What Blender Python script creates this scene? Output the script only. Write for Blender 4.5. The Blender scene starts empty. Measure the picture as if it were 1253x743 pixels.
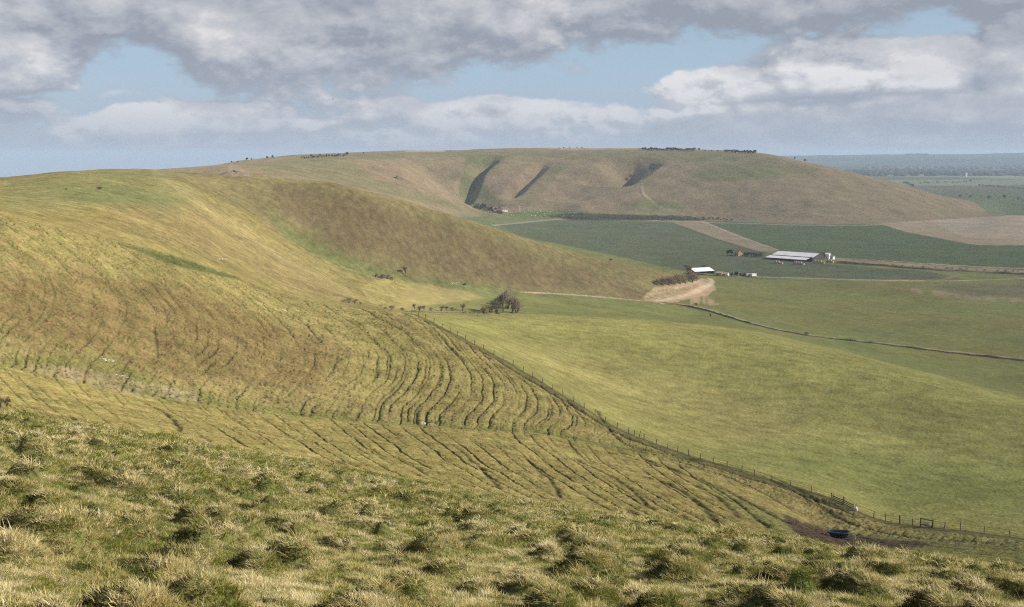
import bpy, math, random
import numpy as np
R = math.radians
rng = np.random.default_rng(7)
random.seed(7)
scene = bpy.context.scene
COL = scene.collection

# ------------------------------------------------------------------ camera
F, CX, CY = 1343.0, 626.5, 371.5
PITCH = math.atan((CY - 187.0) / F)
CP, SP = math.cos(PITCH), math.sin(PITCH)
cam_d = bpy.data.cameras.new("camera")
cam_d.sensor_width = 36.0
cam_d.lens = 36.0 * F / 1253.0
cam_d.clip_start, cam_d.clip_end = 0.5, 60000.0
cam = bpy.data.objects.new("camera", cam_d)
COL.objects.link(cam)
cam.location = (0, 0, 0)
cam.rotation_euler = (math.pi / 2 - PITCH, 0, 0)
scene.camera = cam

def px_to_ae(x, y):
    """photo pixel -> azimuth (rad, + to the right) and tan(elevation)"""
    x = np.asarray(x, float); y = np.asarray(y, float)
    dx = (x - CX) / F; dy = -(y - CY) / F
    hy = CP + dy * SP
    return np.arctan2(dx, hy), (-SP + dy * CP) / np.hypot(dx, hy)

def world_to_px(X, Y, Z):
    f = Y * CP - Z * SP
    u = Y * SP + Z * CP
    f = np.where(f < 1e-3, 1e-3, f)
    return CX + F * X / f, CY - F * u / f

# ------------------------------------------------------------------ numpy noise
_perm = np.concatenate([rng.permutation(256)] * 2).astype(np.int32)
_gx = np.cos(np.arange(256) * 2 * np.pi / 256 * 37); _gy = np.sin(np.arange(256) * 2 * np.pi / 256 * 37)
def perlin(x, y):
    xi = np.floor(x).astype(np.int64); yi = np.floor(y).astype(np.int64)
    xf = x - xi; yf = y - yi
    u = xf * xf * xf * (xf * (xf * 6 - 15) + 10); v = yf * yf * yf * (yf * (yf * 6 - 15) + 10)
    a = xi & 255; b = yi & 255; a1 = (a + 1) & 255; b1 = (b + 1) & 255
    def g(i, j, dx, dy):
        h = _perm[_perm[i] + j]
        return _gx[h] * dx + _gy[h] * dy
    n00 = g(a, b, xf, yf); n10 = g(a1, b, xf - 1, yf)
    n01 = g(a, b1, xf, yf - 1); n11 = g(a1, b1, xf - 1, yf - 1)
    return ((n00 * (1 - u) + n10 * u) * (1 - v) + (n01 * (1 - u) + n11 * u) * v) * 1.5
def fbm(x, y, o=4):
    s = 0; a = 1.0; t = 0
    for i in range(o):
        s = s + a * perlin(x * 2 ** i + 17.3 * i, y * 2 ** i - 9.1 * i); t += a; a *= 0.5
    return s / t
def sst(a, b, x):
    t = np.clip((x - a) / (b - a), 0, 1)
    return t * t * (3 - 2 * t)

# ------------------------------------------------------------------ terrain skeleton
# every line runs across the land from left to right: (photo x, photo y, distance) or (photo x, 'z', height, distance)
LINES = [
 [(0,'z',-1.75,1.0),(1253,'z',-1.75,1.0)],
 [(0,'z',-2.5,4.0),(600,'z',-2.75,4.0),(1253,'z',-2.9,4.0)],
 [(0,743,9),(600,743,12),(1253,743,15)],
 [(0,590,18),(600,660,22),(1253,715,26)],
 [(0,505,40),(250,545,42),(500,590,45),(750,632,46),(950,659,46),(1050,676,46),(1253,697,46)],
 [(0,514,62),(250,555,64),(500,600,66),(750,642,66),(950,671,66),(1050,687,66),(1253,707,66)],
 [(0,503,95),(250,543,95),(500,587,95),(750,627,95),(950,657,95),(1050,674,95),(1253,694,95)],
 [(0,478,125),(250,520,132),(500,556,138),(750,592,138),(950,637,125),(1050,664,122),(1253,683,122)],
 [(0,445,160),(200,487,170),(400,510,187),(500,518,198),(600,523,202),(640,527,204),(700,536,209),(760,547,213),(850,572,203),(950,610,185),(1026,652,165),(1150,664,160),(1253,670,158)],
 [(0,262,230),(100,285,245),(200,310,265),(290,341,285),(350,362,295),(420,376,298),(500,383,300),(560,410,285),(640,455,262),(700,490,245),(760,527,230),(850,560,216),(1000,605,197),(1100,643,184),(1253,660,180)],
 [(0,260,262),(100,285,280),(200,311,305),(290,346,335),(350,368,350),(420,381,360),(480,385,350),(500,384,330),(560,404,312),(640,442,292),(700,475,278),(760,510,262),(850,542,250),(1000,588,225),(1100,625,212),(1253,645,205)],
 [(0,256,310),(100,278,330),(200,305,355),(290,338,390),(350,360,410),(420,375,425),(480,380,400),(500,383.5,370),(560,396,350),(640,423,340),(700,448,330),(760,473,320),(850,500,310),(1000,545,280),(1100,582,262),(1253,610,250)],
 [(0,240,420),(100,240,440),(200,262,460),(290,305,480),(350,335,500),(400,352,510),(450,373,500),(490,382,450),(520,384.5,430),(600,385,435),(760,392,450),(900,405,460),(1000,425,450),(1100,450,430),(1253,490,410)],
 [(0,232,480),(100,227,500),(200,244,525),(290,290,535),(350,325,545),(400,345,550),(450,376,530),(490,388,500),(560,391,510),(760,399,560),(900,412,560),(1000,432,540),(1100,457,520),(1253,497,480)],
 [(0,224,560),(100,216,570),(200,225,590),(290,272,590),(350,308,595),(400,335,600),(450,362,585),(500,377,580),(560,381,600),(640,384,620),(760,390,650),(900,403,660),(1000,423,640),(1100,448,605),(1253,488,555)],
 [(0,221,630),(100,211,640),(200,214,650),(290,250,650),(350,288,645),(400,318,645),(450,335,655),(500,345,670),(560,350,695),(640,357,735),(720,361,775),(800,366,810),(860,'z',-112,850),(1000,'z',-114,820),(1253,'z',-115,750)],
 [(0,218,700),(50,215,700),(84,212,700),(135,207,700),(178,207,695),(202,209.5,695),(235,211,705),(303,214,720),(337,217,720),(400,222,715),(450,233,725),(500,246,745),(560,265,775),(640,290,815),(720,312,855),(800,331,890),(840,342,910),(870,'z',-113,930),(1000,'z',-115,950),(1253,'z',-116,920)],
 [(0,'z',-40,900),(200,'z',-38,900),(300,'z',-40,900),(400,'z',-52,900),(500,'z',-86,920),(600,'z',-106,960),(720,'z',-112,1020),(860,'z',-114,1070),(1253,'z',-116,1100)],
 [(0,'z',-60,1200),(200,'z',-50,1150),(400,'z',-58,1150),(480,'z',-80,1200),(560,'z',-100,1300),(640,'z',-109,1350),(860,'z',-114,1400),(1253,'z',-116,1400)],
 [(0,'z',-50,1400),(200,'z',-40,1350),(300,'z',-38,1350),(400,'z',-50,1400),(480,246,1500),(540,259,1650),(590,263,1800),(700,268,1830),(860,270,1840),(1000,275,1800),(1100,274,1860),(1170,268,2010),(1230,264,2150),(1320,'z',-117,2150)],
 [(0,'z',-45,1600),(200,'z',-30,1550),(300,204,1600),(400,207,1700),(480,222,1740),(540,236,1850),(590,238,1960),(700,238,1970),(860,238,1970),(1000,247,1930),(1100,255,1990),(1170,259,2130),(1230,262,2290),(1320,'z',-117,2270)],
 [(0,'z',-45,1750),(200,'z',-25,1700),(300,199.5,1770),(400,194,1900),(480,197,1980),(540,203,2080),(590,203,2130),(700,203,2140),(860,203,2140),(930,207,2130),(1000,219,2110),(1100,237,2140),(1170,252,2240),(1230,262.5,2360),(1320,'z',-117,2390)],
 [(0,'z',-45,1950),(200,213,1850),(256,204,1850),(293,197,1900),(350,191.5,2000),(400,189,2100),(480,187.5,2200),(560,187,2300),(640,186,2330),(760,186,2330),(850,187,2320),(930,191,2270),(1000,204.5,2220),(1100,228,2230),(1160,244.5,2300),(1200,255,2370),(1232,263.5,2450),(1320,'z',-117,2500)],
 [(0,'z',-45,2200),(200,213,2150),(256,204.5,2150),(293,197.5,2200),(350,191,2250),(400,188,2400),(480,185,2550),(560,184,2650),(640,181.5,2750),(760,181.5,2750),(850,183,2700),(930,187.5,2500),(1000,201,2380),(1050,212.5,2350),(1100,225,2350),(1160,243,2400),(1200,254,2470),(1232,263.5,2560),(1320,'z',-117,2600)],
 [(0,'z',-140,3300),(230,'z',-130,3300),(420,'z',-70,3300),(900,'z',-70,3400),(1000,'z',-119,3300),(1253,'z',-118,3200)],
 [(0,'z',-190,4600),(230,'z',-180,4600),(420,'z',-120,4600),(1253,'z',-120,4600)],
 [(0,'z',-270,6500),(230,'z',-250,6500),(420,'z',-122,6500),(1253,'z',-122,6500)],
 [(0,'z',-340,8600),(230,'z',-310,8600),(420,'z',-120,8600),(1253,'z',-120,8600)],
 [(0,'z',-420,10500),(230,'z',-390,10500),(420,'z',-100,10500),(960,'z',-95,10500),(1253,'z',-90,10500)],
 [(0,'z',-520,13500),(230,'z',-500,13500),(420,193,13500),(960,190.8,13500),(1040,190.2,13500),(1085,189.4,13500),(1140,188.6,13500),(1200,188.2,13500),(1253,187.4,13500),(1400,187.6,13500)],
 [(0,'z',-600,16000),(230,'z',-580,16000),(420,'z',-120,16000),(1253,'z',-110,16000)],
 [(0,'z',-800,22000),(230,'z',-780,22000),(420,'z',-140,22000),(1253,'z',-130,22000)],
]

def pchip(x, y, xq):
    """monotone cubic through sorted x,y ; 1-D"""
    h = np.diff(x); d = np.diff(y) / h
    m = np.zeros_like(y)
    m[0], m[-1] = d[0], d[-1]
    s = d[:-1] * d[1:] > 0
    w1 = 2 * h[1:] + h[:-1]; w2 = h[1:] + 2 * h[:-1]
    with np.errstate(divide='ignore', invalid='ignore'):
        hm = (w1 + w2) / (w1 / d[:-1] + w2 / d[1:])
    m[1:-1] = np.where(s, hm, 0)
    xq = np.clip(xq, x[0], x[-1])
    k = np.clip(np.searchsorted(x, xq) - 1, 0, len(x) - 2)
    t = (xq - x[k]) / h[k]
    return ((1 + 2 * t) * (1 - t) ** 2 * y[k] + t * (1 - t) ** 2 * h[k] * m[k]
            + t * t * (3 - 2 * t) * y[k + 1] + t * t * (t - 1) * h[k] * m[k + 1])

def pchip_cols(S, E, sq):
    """S,E: (K,N) knots per column ; sq: (M,) -> (M,N)"""
    K, N = S.shape
    h = np.diff(S, axis=0); d = np.diff(E, axis=0) / h
    m = np.zeros_like(E); m[0] = d[0]; m[-1] = d[-1]
    ok = d[:-1] * d[1:] > 0
    w1 = 2 * h[1:] + h[:-1]; w2 = h[1:] + 2 * h[:-1]
    with np.errstate(divide='ignore', invalid='ignore'):
        hm = (w1 + w2) / (w1 / d[:-1] + w2 / d[1:])
    m[1:-1] = np.where(ok, hm, 0)
    out = np.empty((len(sq), N)); cols = np.arange(N)
    for i, s in enumerate(sq):
        s_ = np.clip(s, S[0], S[-1])
        k = np.clip((S <= s_).sum(0) - 1, 0, K - 2)
        hh = h[k, cols]; t = (s_ - S[k, cols]) / hh
        out[i] = ((1 + 2 * t) * (1 - t) ** 2 * E[k, cols] + t * (1 - t) ** 2 * hh * m[k, cols]
                  + t * t * (3 - 2 * t) * E[k + 1, cols] + t * t * (t - 1) * hh * m[k + 1, cols])
    return out

FINE = 29.5
QUICK = False
st = 0.045 if not QUICK else 0.12
az = np.concatenate([np.arange(-180, -60, 6.0), np.arange(-60, -FINE, 0.5), np.arange(-FINE, FINE, st),
                     np.arange(FINE, 60, 0.5), np.arange(60, 180.1, 6.0)])
AZ = np.radians(az)
def rows(a, b, n): return np.exp(np.linspace(math.log(a), math.log(b), n, endpoint=False))
q = 1.0 if not QUICK else 0.4
DR = np.concatenate([rows(1.0, 8, int(30*q)), rows(8, 60, int(420*q)), rows(60, 120, int(90*q)), rows(120, 340, int(430*q)),
                     rows(340, 1000, int(260*q)), rows(1000, 2700, int(330*q)), rows(2700, 22000, int(150*q)), [22000.0]])
SR = np.log(DR)
NA, NR = len(AZ), len(DR)

S = []; E = []
for L in LINES:
    a = []; e = []; s = []
    for p in L:
        if p[1] == 'z':
            x, _, z, D = p
            # azimuth of that photo column near the ground line
            aa, _e = px_to_ae(x, 300.0)
            a.append(float(aa)); e.append(z / D); s.append(math.log(D))
        else:
            x, y, D = p
            aa, ee = px_to_ae(x, y)
            a.append(float(aa)); e.append(float(ee)); s.append(math.log(D))
    a = np.array(a)
    S.append(pchip(a, np.array(s), AZ)); E.append(pchip(a, np.array(e), AZ))
S = np.array(S); E = np.array(E)
# soften the lines sideways a little so that no knot shows as a crease
def smooth_cols(A, n):
    k = np.hanning(2 * n + 3)[1:-1]; k /= k.sum()
    P = np.pad(A, ((0, 0), (n, n)), mode='edge')
    return np.stack([np.convolve(r, k, mode='valid') for r in P])
ns = int(0.8 / st)
S = smooth_cols(S, ns)
E[:, :] = smooth_cols(E, ns)
EL = pchip_cols(S, E, SR)
Z = EL * DR[:, None]
X = DR[:, None] * np.sin(AZ)[None, :]
Y = DR[:, None] * np.cos(AZ)[None, :]
D2 = np.repeat(DR[:, None], NA, 1)

def lookup(A, az_, D_):
    fi = np.interp(np.log(np.maximum(D_, 1.0)), SR, np.arange(NR)); fj = np.interp(az_, AZ, np.arange(NA))
    i = np.clip(np.floor(fi).astype(int), 0, NR - 2); j = np.clip(np.floor(fj).astype(int), 0, NA - 2)
    u = fi - i; v = fj - j
    return (A[i, j] * (1 - u) * (1 - v) + A[i + 1, j] * u * (1 - v) + A[i, j + 1] * (1 - u) * v + A[i + 1, j + 1] * u * v)
def ground_z(x, y):
    return lookup(Z, np.arctan2(x, y), np.hypot(x, y))
def hit(px, py, dmin=5.0, dmax=30000.0):
    """where the line of sight of a photo pixel meets the land, searched between two distances"""
    a, e = px_to_ae(px, py)
    j = np.interp(a, AZ, np.arange(NA)); j0 = int(j); v = j - j0
    ez = (Z[:, j0] * (1 - v) + Z[:, min(j0 + 1, NA - 1)] * v) / DR
    idx = np.where((DR >= dmin) & (DR <= dmax))[0]
    ee = ez[idx]
    k = np.where((ee[1:] >= e) & (ee[:-1] < e))[0]
    if len(k):
        k = k[0]; t = (e - ee[k]) / (ee[k + 1] - ee[k])
        D = DR[idx[k]] * (1 - t) + DR[idx[k + 1]] * t
    else:
        D = DR[idx[int(np.argmin(np.abs(ee - e)))]]
    x = D * math.sin(a); y = D * math.cos(a)
    return float(x), float(y), float(ground_z(x, y)), float(D)

def polyline(pts, dmin=5, dmax=30000, n=8):
    """photo polyline -> dense polyline on the land"""
    out = []
    pts = np.array(pts, float)
    # catmull-rom densify in the photo
    P = np.vstack([2 * pts[0] - pts[1], pts, 2 * pts[-1] - pts[-2]])
    for i in range(1, len(P) - 2):
        for t in np.linspace(0, 1, n, endpoint=False):
            p = 0.5 * ((2 * P[i]) + (-P[i-1] + P[i+1]) * t + (2*P[i-1] - 5*P[i] + 4*P[i+1] - P[i+2]) * t*t + (-P[i-1] + 3*P[i] - 3*P[i+1] + P[i+2]) * t**3)
            out.append(hit(p[0], p[1], dmin, dmax)[:3])
    out.append(hit(pts[-1][0], pts[-1][1], dmin, dmax)[:3])
    return np.array(out)

def line_dist(W, reach):
    """distance (m) from every land vertex to a polyline, and how far along (0..1); only vertices within reach"""
    lo = W[:, :2].min(0) - reach; hi = W[:, :2].max(0) + reach
    I = np.where((X > lo[0]) & (X < hi[0]) & (Y > lo[1]) & (Y < hi[1]))
    x, y = X[I], Y[I]
    best = np.full(len(x), 1e9); tt = np.zeros(len(x)); side = np.zeros(len(x))
    n = len(W) - 1
    for k in range(n):
        ax, ay = W[k, :2]; bx, by = W[k + 1, :2]
        dx, dy = bx - ax, by - ay; L = dx * dx + dy * dy
        if L < 1e-9: continue
        t = np.clip(((x - ax) * dx + (y - ay) * dy) / L, 0, 1)
        d = np.hypot(x - ax - t * dx, y - ay - t * dy)
        m = d < best
        best[m] = d[m]; tt[m] = (k + t[m]) / n
        side[m] = np.sign((x[m] - ax) * dy - (y[m] - ay) * dx)
    return I, best, tt, side

def carve(pts, width, depth, dmin, dmax, power=1.0, taper=True):
    W = polyline(pts, dmin, dmax)
    I, d, t, s = line_dist(W, width * 3)
    prof = np.exp(-(d / width) ** 2) if power == 1 else np.clip(1 - d / (width * 1.8), 0, 1) ** power
    if taper: prof = prof * sst(0, .22, t) * sst(0, .22, 1 - t)
    Z[I] -= depth * prof

# combes and gullies of the far scarp, its lower spur
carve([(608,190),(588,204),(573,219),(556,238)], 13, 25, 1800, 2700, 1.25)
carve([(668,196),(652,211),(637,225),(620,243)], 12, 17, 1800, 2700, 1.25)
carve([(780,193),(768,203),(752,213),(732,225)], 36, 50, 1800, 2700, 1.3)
carve([(520,196),(545,215),(570,240),(592,258)], 55, 20, 1600, 2700)
carve([(440,200),(470,215),(500,226)], 45, 8, 1500, 2700)
carve([(720,205),(705,225),(690,250)], 60, 9, 1700, 2500)
carve([(415,203),(480,226),(540,246),(590,260)], 45, -11, 1400, 2300)
carve([(690,262),(740,250),(800,246)], 40, -7, 1600, 2300)
# hollow way on the near plateau and other ruts
carve([(160,295),(215,311),(262,328),(292,341)], 3.6, 4.6, 235, 420, 1.0)
for k in range(7):   # low undulation everywhere
    pass
big = fbm(X / 140, Y / 140, 3)
Z += big * 3.0 * sst(300, 700, D2) * (1 - sst(2600, 4000, D2)) * (0.35 + 0.65 * sst(-118, -100, Z))
Z += fbm(X / 26, Y / 26, 3) * 0.5 * sst(60, 150, D2) * (1 - sst(3000, 4000, D2)) * (0.35 + .65*sst(-112, -95, Z))
Z += fbm(X / 900, Y / 900, 3) * 14 * sst(3500, 5500, D2)
# ------------------------------------------------------------------ zones (distance of each line per column)
LD = np.exp(S)
def ln(k): return LD[k][None, :]
AZG = np.repeat(AZ[None, :], NR, 0)
PX, PY = world_to_px(X, Y, Z)
PX = np.where(np.abs(AZG) < 1.2, PX, 1e6)
axx = float(px_to_ae(495, 380)[0])
right = sst(axx - .006, axx + .006, AZG)          # 1 = right of where the wire fence begins
jit = 1 + 0.02 * perlin(X / 4, Y / 4)
zB = sst(.985, 1.0, D2 * jit / ln(8)) * (1 - sst(.99, 1.0, D2 / ln(9)))
zA = sst(.9, 1.05, D2 * (1 + .08*perlin(X/6, Y/6)) / ln(4)) * (1 - sst(.98, 1.0, D2 * jit / ln(8)))
zC = right * sst(1.0, 1.01, D2 / ln(9)) * (1 - sst(1.0, 1.02, D2 / ln(14)))
azs = float(px_to_ae(840, 350)[0])
zD = (1 - sst(azs - .01, azs + .01, AZG)) * sst(.97, 1.0, D2 / ln(15)) * (1 - sst(1.05, 1.15, D2 / ln(16)))
zL = (1 - right) * sst(.99, 1.01, D2 / ln(9)) * (1 - sst(.99, 1.0, D2 / ln(15)))
zH = sst(.985, 1.0, D2 / ln(19)) * (1 - sst(1.1, 1.2, D2 / ln(23)))
near = 1 - sst(.9, 1.05, D2 * (1 + .08*perlin(X/6, Y/6)) / ln(4))

Zs = Z.copy()                                       # smooth land, used for contour paths
# ------------------------------------------------------------------ sheep paths along the contours
soil = np.zeros_like(Z); green = np.zeros_like(Z)
I = np.where((D2 > 60) & (D2 < 620) & (np.abs(AZG) < R(34)))
x, y, z, d = X[I], Y[I], Zs[I], D2[I]
px_, py_ = PX[I], PY[I]
aB, aA, aL = zB[I], zA[I], zL[I] * .3 + zD[I] * .3
def line_y(k):    # height in the view of one terrain line for every column
    zz = np.array([np.interp(LD[k][c], DR, Zs[:, c]) for c in range(NA)])
    return world_to_px(LD[k] * np.sin(AZ), LD[k] * np.cos(AZ), zz)[1]
yv = line_y(8)[I[1]]; yc = line_y(9)[I[1]]
tt = np.clip((yv - py_) / np.maximum(yv - yc, 4), 0, 1.2); kk = np.clip((yv - yc) / 130.0, .15, 1.25)
g_ = pchip(np.array([0, .12, .25, .42, .58, .75, 1.0, 1.2]), np.array([38., 45, 60, 78, 82, 60, 0, -60]), tt) * kk
def stairs(u, lam, pos, wid, depth, rise, amp):
    """trodden paths across a slope: a narrow cut at the back of every tread"""
    f = u - np.floor(u)
    cut = np.exp(-((f - pos) / wid) ** 2) * amp
    Z[I] += (sst(pos + .05, .97, f) - f) * rise * amp - cut * depth
    return cut
wig = perlin(x / 16, y / 16) * .34 + perlin(x / 4.2, y / 4.2) * .09 + perlin(x / 1.5, y / 1.5) * .05
uB = (px_ - g_) / 17.5 + wig; cB = np.floor(uB)
ampB = sst(-.55, .3, perlin(cB * 3.7 + 4, tt * 1.6 + cB)) * (.22 + .78 * sst(340, 540, px_ - g_ * .5)) * aB * (1 - .75 * sst(690, 730, px_ - g_ * .3))
c1_ = stairs(uB, 21, .40, .050, .46, .42, ampB)
uB2 = (px_ - g_ * .95) / 12.5 + wig * 1.3 + 30; cB2 = np.floor(uB2)
ampB2 = sst(-.25, .45, perlin(cB2 * 2.9, tt * 3.1 + cB2 * .7)) * aB * (1.0 - .4 * sst(500, 600, px_)) * (.5 + .5 * sst(-.3, .3, perlin(x / 22, y / 22)))
c2_ = stairs(uB2, 12, .42, .085, .30, .32, ampB2)
# short cross steps that break the turf into a net on the left of the spur
zz_ = z / .42 + perlin(x / 3.5, y / 3.5) * 1.3; am3 = sst(-.1, .35, perlin(x / 2.1 + 40, y / 2.1)) * (aB * (1.2 - .8 * sst(350, 600, px_)) + aL + aA * .25)
c3_ = stairs(zz_, 1, .42, .12, .11, .18, am3) * .5
uA = (np.arctan2(x - 6, y + 15) + .1 * np.log(d)) / .0165 + .30 * perlin(x / 26, y / 40) + .05 * perlin(x / 3, y / 5); cA = np.floor(uA)
aA = aA * (1 - .7 * sst(830, 930, px_))
ampA = sst(-.6, .2, perlin(cA * 5.3 + x / 90, cA * 2.1 + y / 70)) * aA * (.45 + .55 * sst(150, 500, px_))
c4_ = stairs(uA, 1, .4, .05, .26, .22, ampA)
uA2 = uA * 2.3 + .3 * perlin(x / 12, y / 20); cA2 = np.floor(uA2)
c5_ = stairs(uA2, 1, .4, .10, .12, .2, sst(-.1, .5, perlin(cA2 * 3.1 + x / 20, cA2 + y / 14)) * aA * .8)
uL = z / 1.3 + perlin(x / 12, y / 12) * .9
c6_ = stairs(uL, 1, .4, .1, .15, .4, sst(.0, .5, perlin(x / 18, y / 18 + 9)) * (aL * 1.4 + .22 * zC[I]))
cut = np.maximum.reduce([c1_, c2_ * .75, c3_, c4_ * .85, c5_ * .6, c6_ * .5])
soil[I] = np.clip(cut * 1.25, 0, 1)
green[I] = np.clip(np.roll(cut, 1) * .5, 0, .5)

# ------------------------------------------------------------------ wheel ruts and worn lines
FENCE_PX = [(492,380),(520,391),(560,410),(600,433),(640,455),(670,472),(700,490),(730,508),(760,527),(800,545),(850,560),(900,574),(950,590),(1000,605),(1050,621),(1100,643),(1150,652),(1200,656),(1253,660),(1330,664)]
def fence_point(x):
    i = np.interp(x, [p[0] for p in FENCE_PX], [p[1] for p in FENCE_PX])
    a, e = px_to_ae(x, i)
    D = float(np.interp(a, AZ, LD[9])) * 1.004
    xx, yy = D * math.sin(a), D * math.cos(a)
    return xx, yy
WF = np.array([fence_point(x) for x in np.arange(440, 1400, 6)]); WF = np.hstack([WF, np.zeros((len(WF), 1))])

def rut(W, width, depth, soil_a=.8, green_a=0.0, off=0.0, wob=0.0, gap=0.0):
    I, d, t, s = line_dist(W, width * 4 + abs(off) + wob + 1)
    sd = d * s + wob * perlin(X[I] / 7, Y[I] / 7)
    dd = np.abs(sd - off)
    m = np.exp(-(dd / width) ** 2) * sst(0, .05, t) * sst(0, .05, 1 - t)
    if gap: m = m * sst(-gap, .2, perlin(X[I] / 5, Y[I] / 5))
    Z[I] -= depth * m
    soil[I] = np.maximum(soil[I], m * soil_a); green[I] = np.maximum(green[I], m * green_a)
rut(WF, 1.6, .9, 1.0, .5, off=2.7, wob=.4)
rut(WF, .35, .1, .55, .0, off=.2, wob=.1)
rut(WF, .5, .2, .5, .5, off=6.5, wob=1.2, gap=.4)
# ruts down the combe floor into the mud
for (pts, w, dp, sa) in [
    ([(640,527),(700,536),(760,548),(810,560),(860,574),(905,590),(945,610),(985,634),(1010,646)], .5, .3, .9),
    ([(740,548),(800,566),(850,584),(890,601),(930,622),(965,640),(1000,650)], .45, .28, .9),
    ([(830,560),(880,568),(940,586),(990,612),(1030,636),(1080,652),(1140,662)], .4, .2, .6),
    ([(880,566),(930,578),(975,598),(1010,622),(1045,645)], .35, .2, .8), ([(700,545),(770,560),(840,582),(890,606),(925,634),(945,648)], .4, .25, .9),
    ([(850,592),(880,610),(905,634)], .4, .2, .7), ([(780,580),(830,598),(870,630),(880,645)], .4, .2, .6),
    ([(700,560),(760,590),(800,625)], .35, .15, .5),
    ([(640,560),(670,585),(690,612)], .35, .15, .5), ([(560,548),(590,575),(612,600)], .35, .15, .5),
    ([(730,500),(742,522),(770,545),(820,556)], .4, .3, .9),
    ([(85,508),(95,520),(97,535)], .3, .12, .5), ([(175,492),(205,508),(222,528)], .35, .2, .8),
    ([(190,400),(192,420),(193,440)], .25, .08, .4), ([(1040,655),(1100,668),(1180,676),(1253,684)], .5, .2, .6),
    ([(1060,650),(1130,659),(1253,668)], .4, .15, .5)]:
    rut(polyline(pts, 78, 300), w * 1.15 * (.75 if pts[0][0] < 720 else 1), dp * 1.2, .95, .3, wob=.25, gap=1.8)

# bumps of soft turf at every scale the eye can follow
I = np.where((D2 < 640) & (np.abs(AZG) < R(36)))
x, y, d = X[I], Y[I], D2[I]
rg = (zA + zB)[I] + .35 * (zC + zL + zD)[I]
rg = rg * (1 - .6 * zA[I])
Z[I] += perlin(x / .55, y / .7) * .11 * rg + np.abs(perlin(x / 1.3 + 7, y / 1.6)) * .12 * rg + np.maximum(perlin(x/.45,y/.6) - .2, 0) * .40 * rg + zC[I] * (perlin(x / .9, y / 1.2) * .07 + np.maximum(perlin(x / 1.1 + 3, y / 1.4) - .3, 0) * .25) + perlin(x / 2.3, y / 2.3) * .10 * sst(20, 60, d) * (1 - .65 * zC[I])
# ------------------------------------------------------------------ tussock mounds near the camera
I = np.where((D2 > 4) & (D2 < 100) & (np.abs(AZG) < R(36)))
x, y, d = X[I], Y[I], D2[I]
def mounds(x, y, cs, rmin, rmax, hmin, hmax, keep, seed):
    ci = np.floor(x / cs).astype(int); cj = np.floor(y / cs).astype(int)
    out = np.zeros_like(x); core = np.zeros_like(x)
    for di in (-1, 0, 1):
        for dj in (-1, 0, 1):
            a = ci + di; b = cj + dj
            def h(k):
                v = np.sin(a * 127.1 + b * 311.7 + k * 74.7 + seed) * 43758.5453
                return v - np.floor(v)
            cx = (a + .15 + .7 * h(1)) * cs; cy = (b + .15 + .7 * h(2)) * cs
            r = rmin + (rmax - rmin) * h(3) ** 1.5; hh = hmin + (hmax - hmin) * h(4) ** 1.5
            on = (h(5) < keep)
            an = h(6) * 3.14; el = .65 + .3 * h(7)
            ux = (x - cx) * np.cos(an) + (y - cy) * np.sin(an); uy = -(x - cx) * np.sin(an) + (y - cy) * np.cos(an)
            q = np.sqrt((ux / r) ** 2 + (uy / (r * el)) ** 2)
            m = (1 - sst(.25, 1.2, q)) * on
            out = np.maximum(out, m * hh); core = np.maximum(core, m)
    return out, core
mo, mc = mounds(x, y, 1.05, .24, .5, .10, .30, .66, 3.0)
mo3, mc3 = mounds(x, y, 2.1, .30, .62, .16, .42, .55, 5.0)
mo = np.maximum(mo, mo3); mc = np.maximum(mc, mc3)
mo2, mc2 = mounds(x, y, .6, .16, .3, .02, .08, .6, 9.0)
nf = near[I]
Z[I] += (mo + mo2 * .8) * nf * (1 - .5 * sst(20, 44, d)) + perlin(x / .35, y / .35) * .03 * nf + perlin(x / 3.2, y / 3.2) * .12 * nf
MOUND = np.zeros_like(Z); MOUND[I] = np.maximum(mc, mc2 * .6) * nf

PX, PY = world_to_px(X, Y, Z)
PX = np.where((np.abs(AZG) < 1.2) & (Y > 0), PX, 1e6)

# ------------------------------------------------------------------ colour of the land itself
C = np.zeros((NR, NA, 3)); C[:] = (.15, .135, .06)
def lay(mask, col):
    m = mask[..., None] if mask.ndim == 2 else mask
    C[:] = C * (1 - m) + np.array(col) * m
lay(zA, (.272, .218, .088)); lay(zB, (.245, .195, .086)); lay(zL, (.225, .182, .075)); lay(zC, (.236, .217, .080))
lay(zD, (.19, .155, .075))
behind = right * sst(1.0, 1.03, D2 / ln(12)) * (1 - sst(1400, 1500, D2)) * (1 - zD)
lay(behind * (1 - zC), (.165, .168, .060))
lay(sst(1300, 1500, D2) * (1 - zD), (.115, .14, .065))
lay(sst(.97, 1.0, D2 / ln(19)) * (1 - sst(3000, 3300, D2)) * sst(-114.5, -111.5, Z), (.22, .17, .102))
lay(sst(3000, 3300, D2), (.10, .13, .055))
lay(near, (.15, .15, .055))

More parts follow.
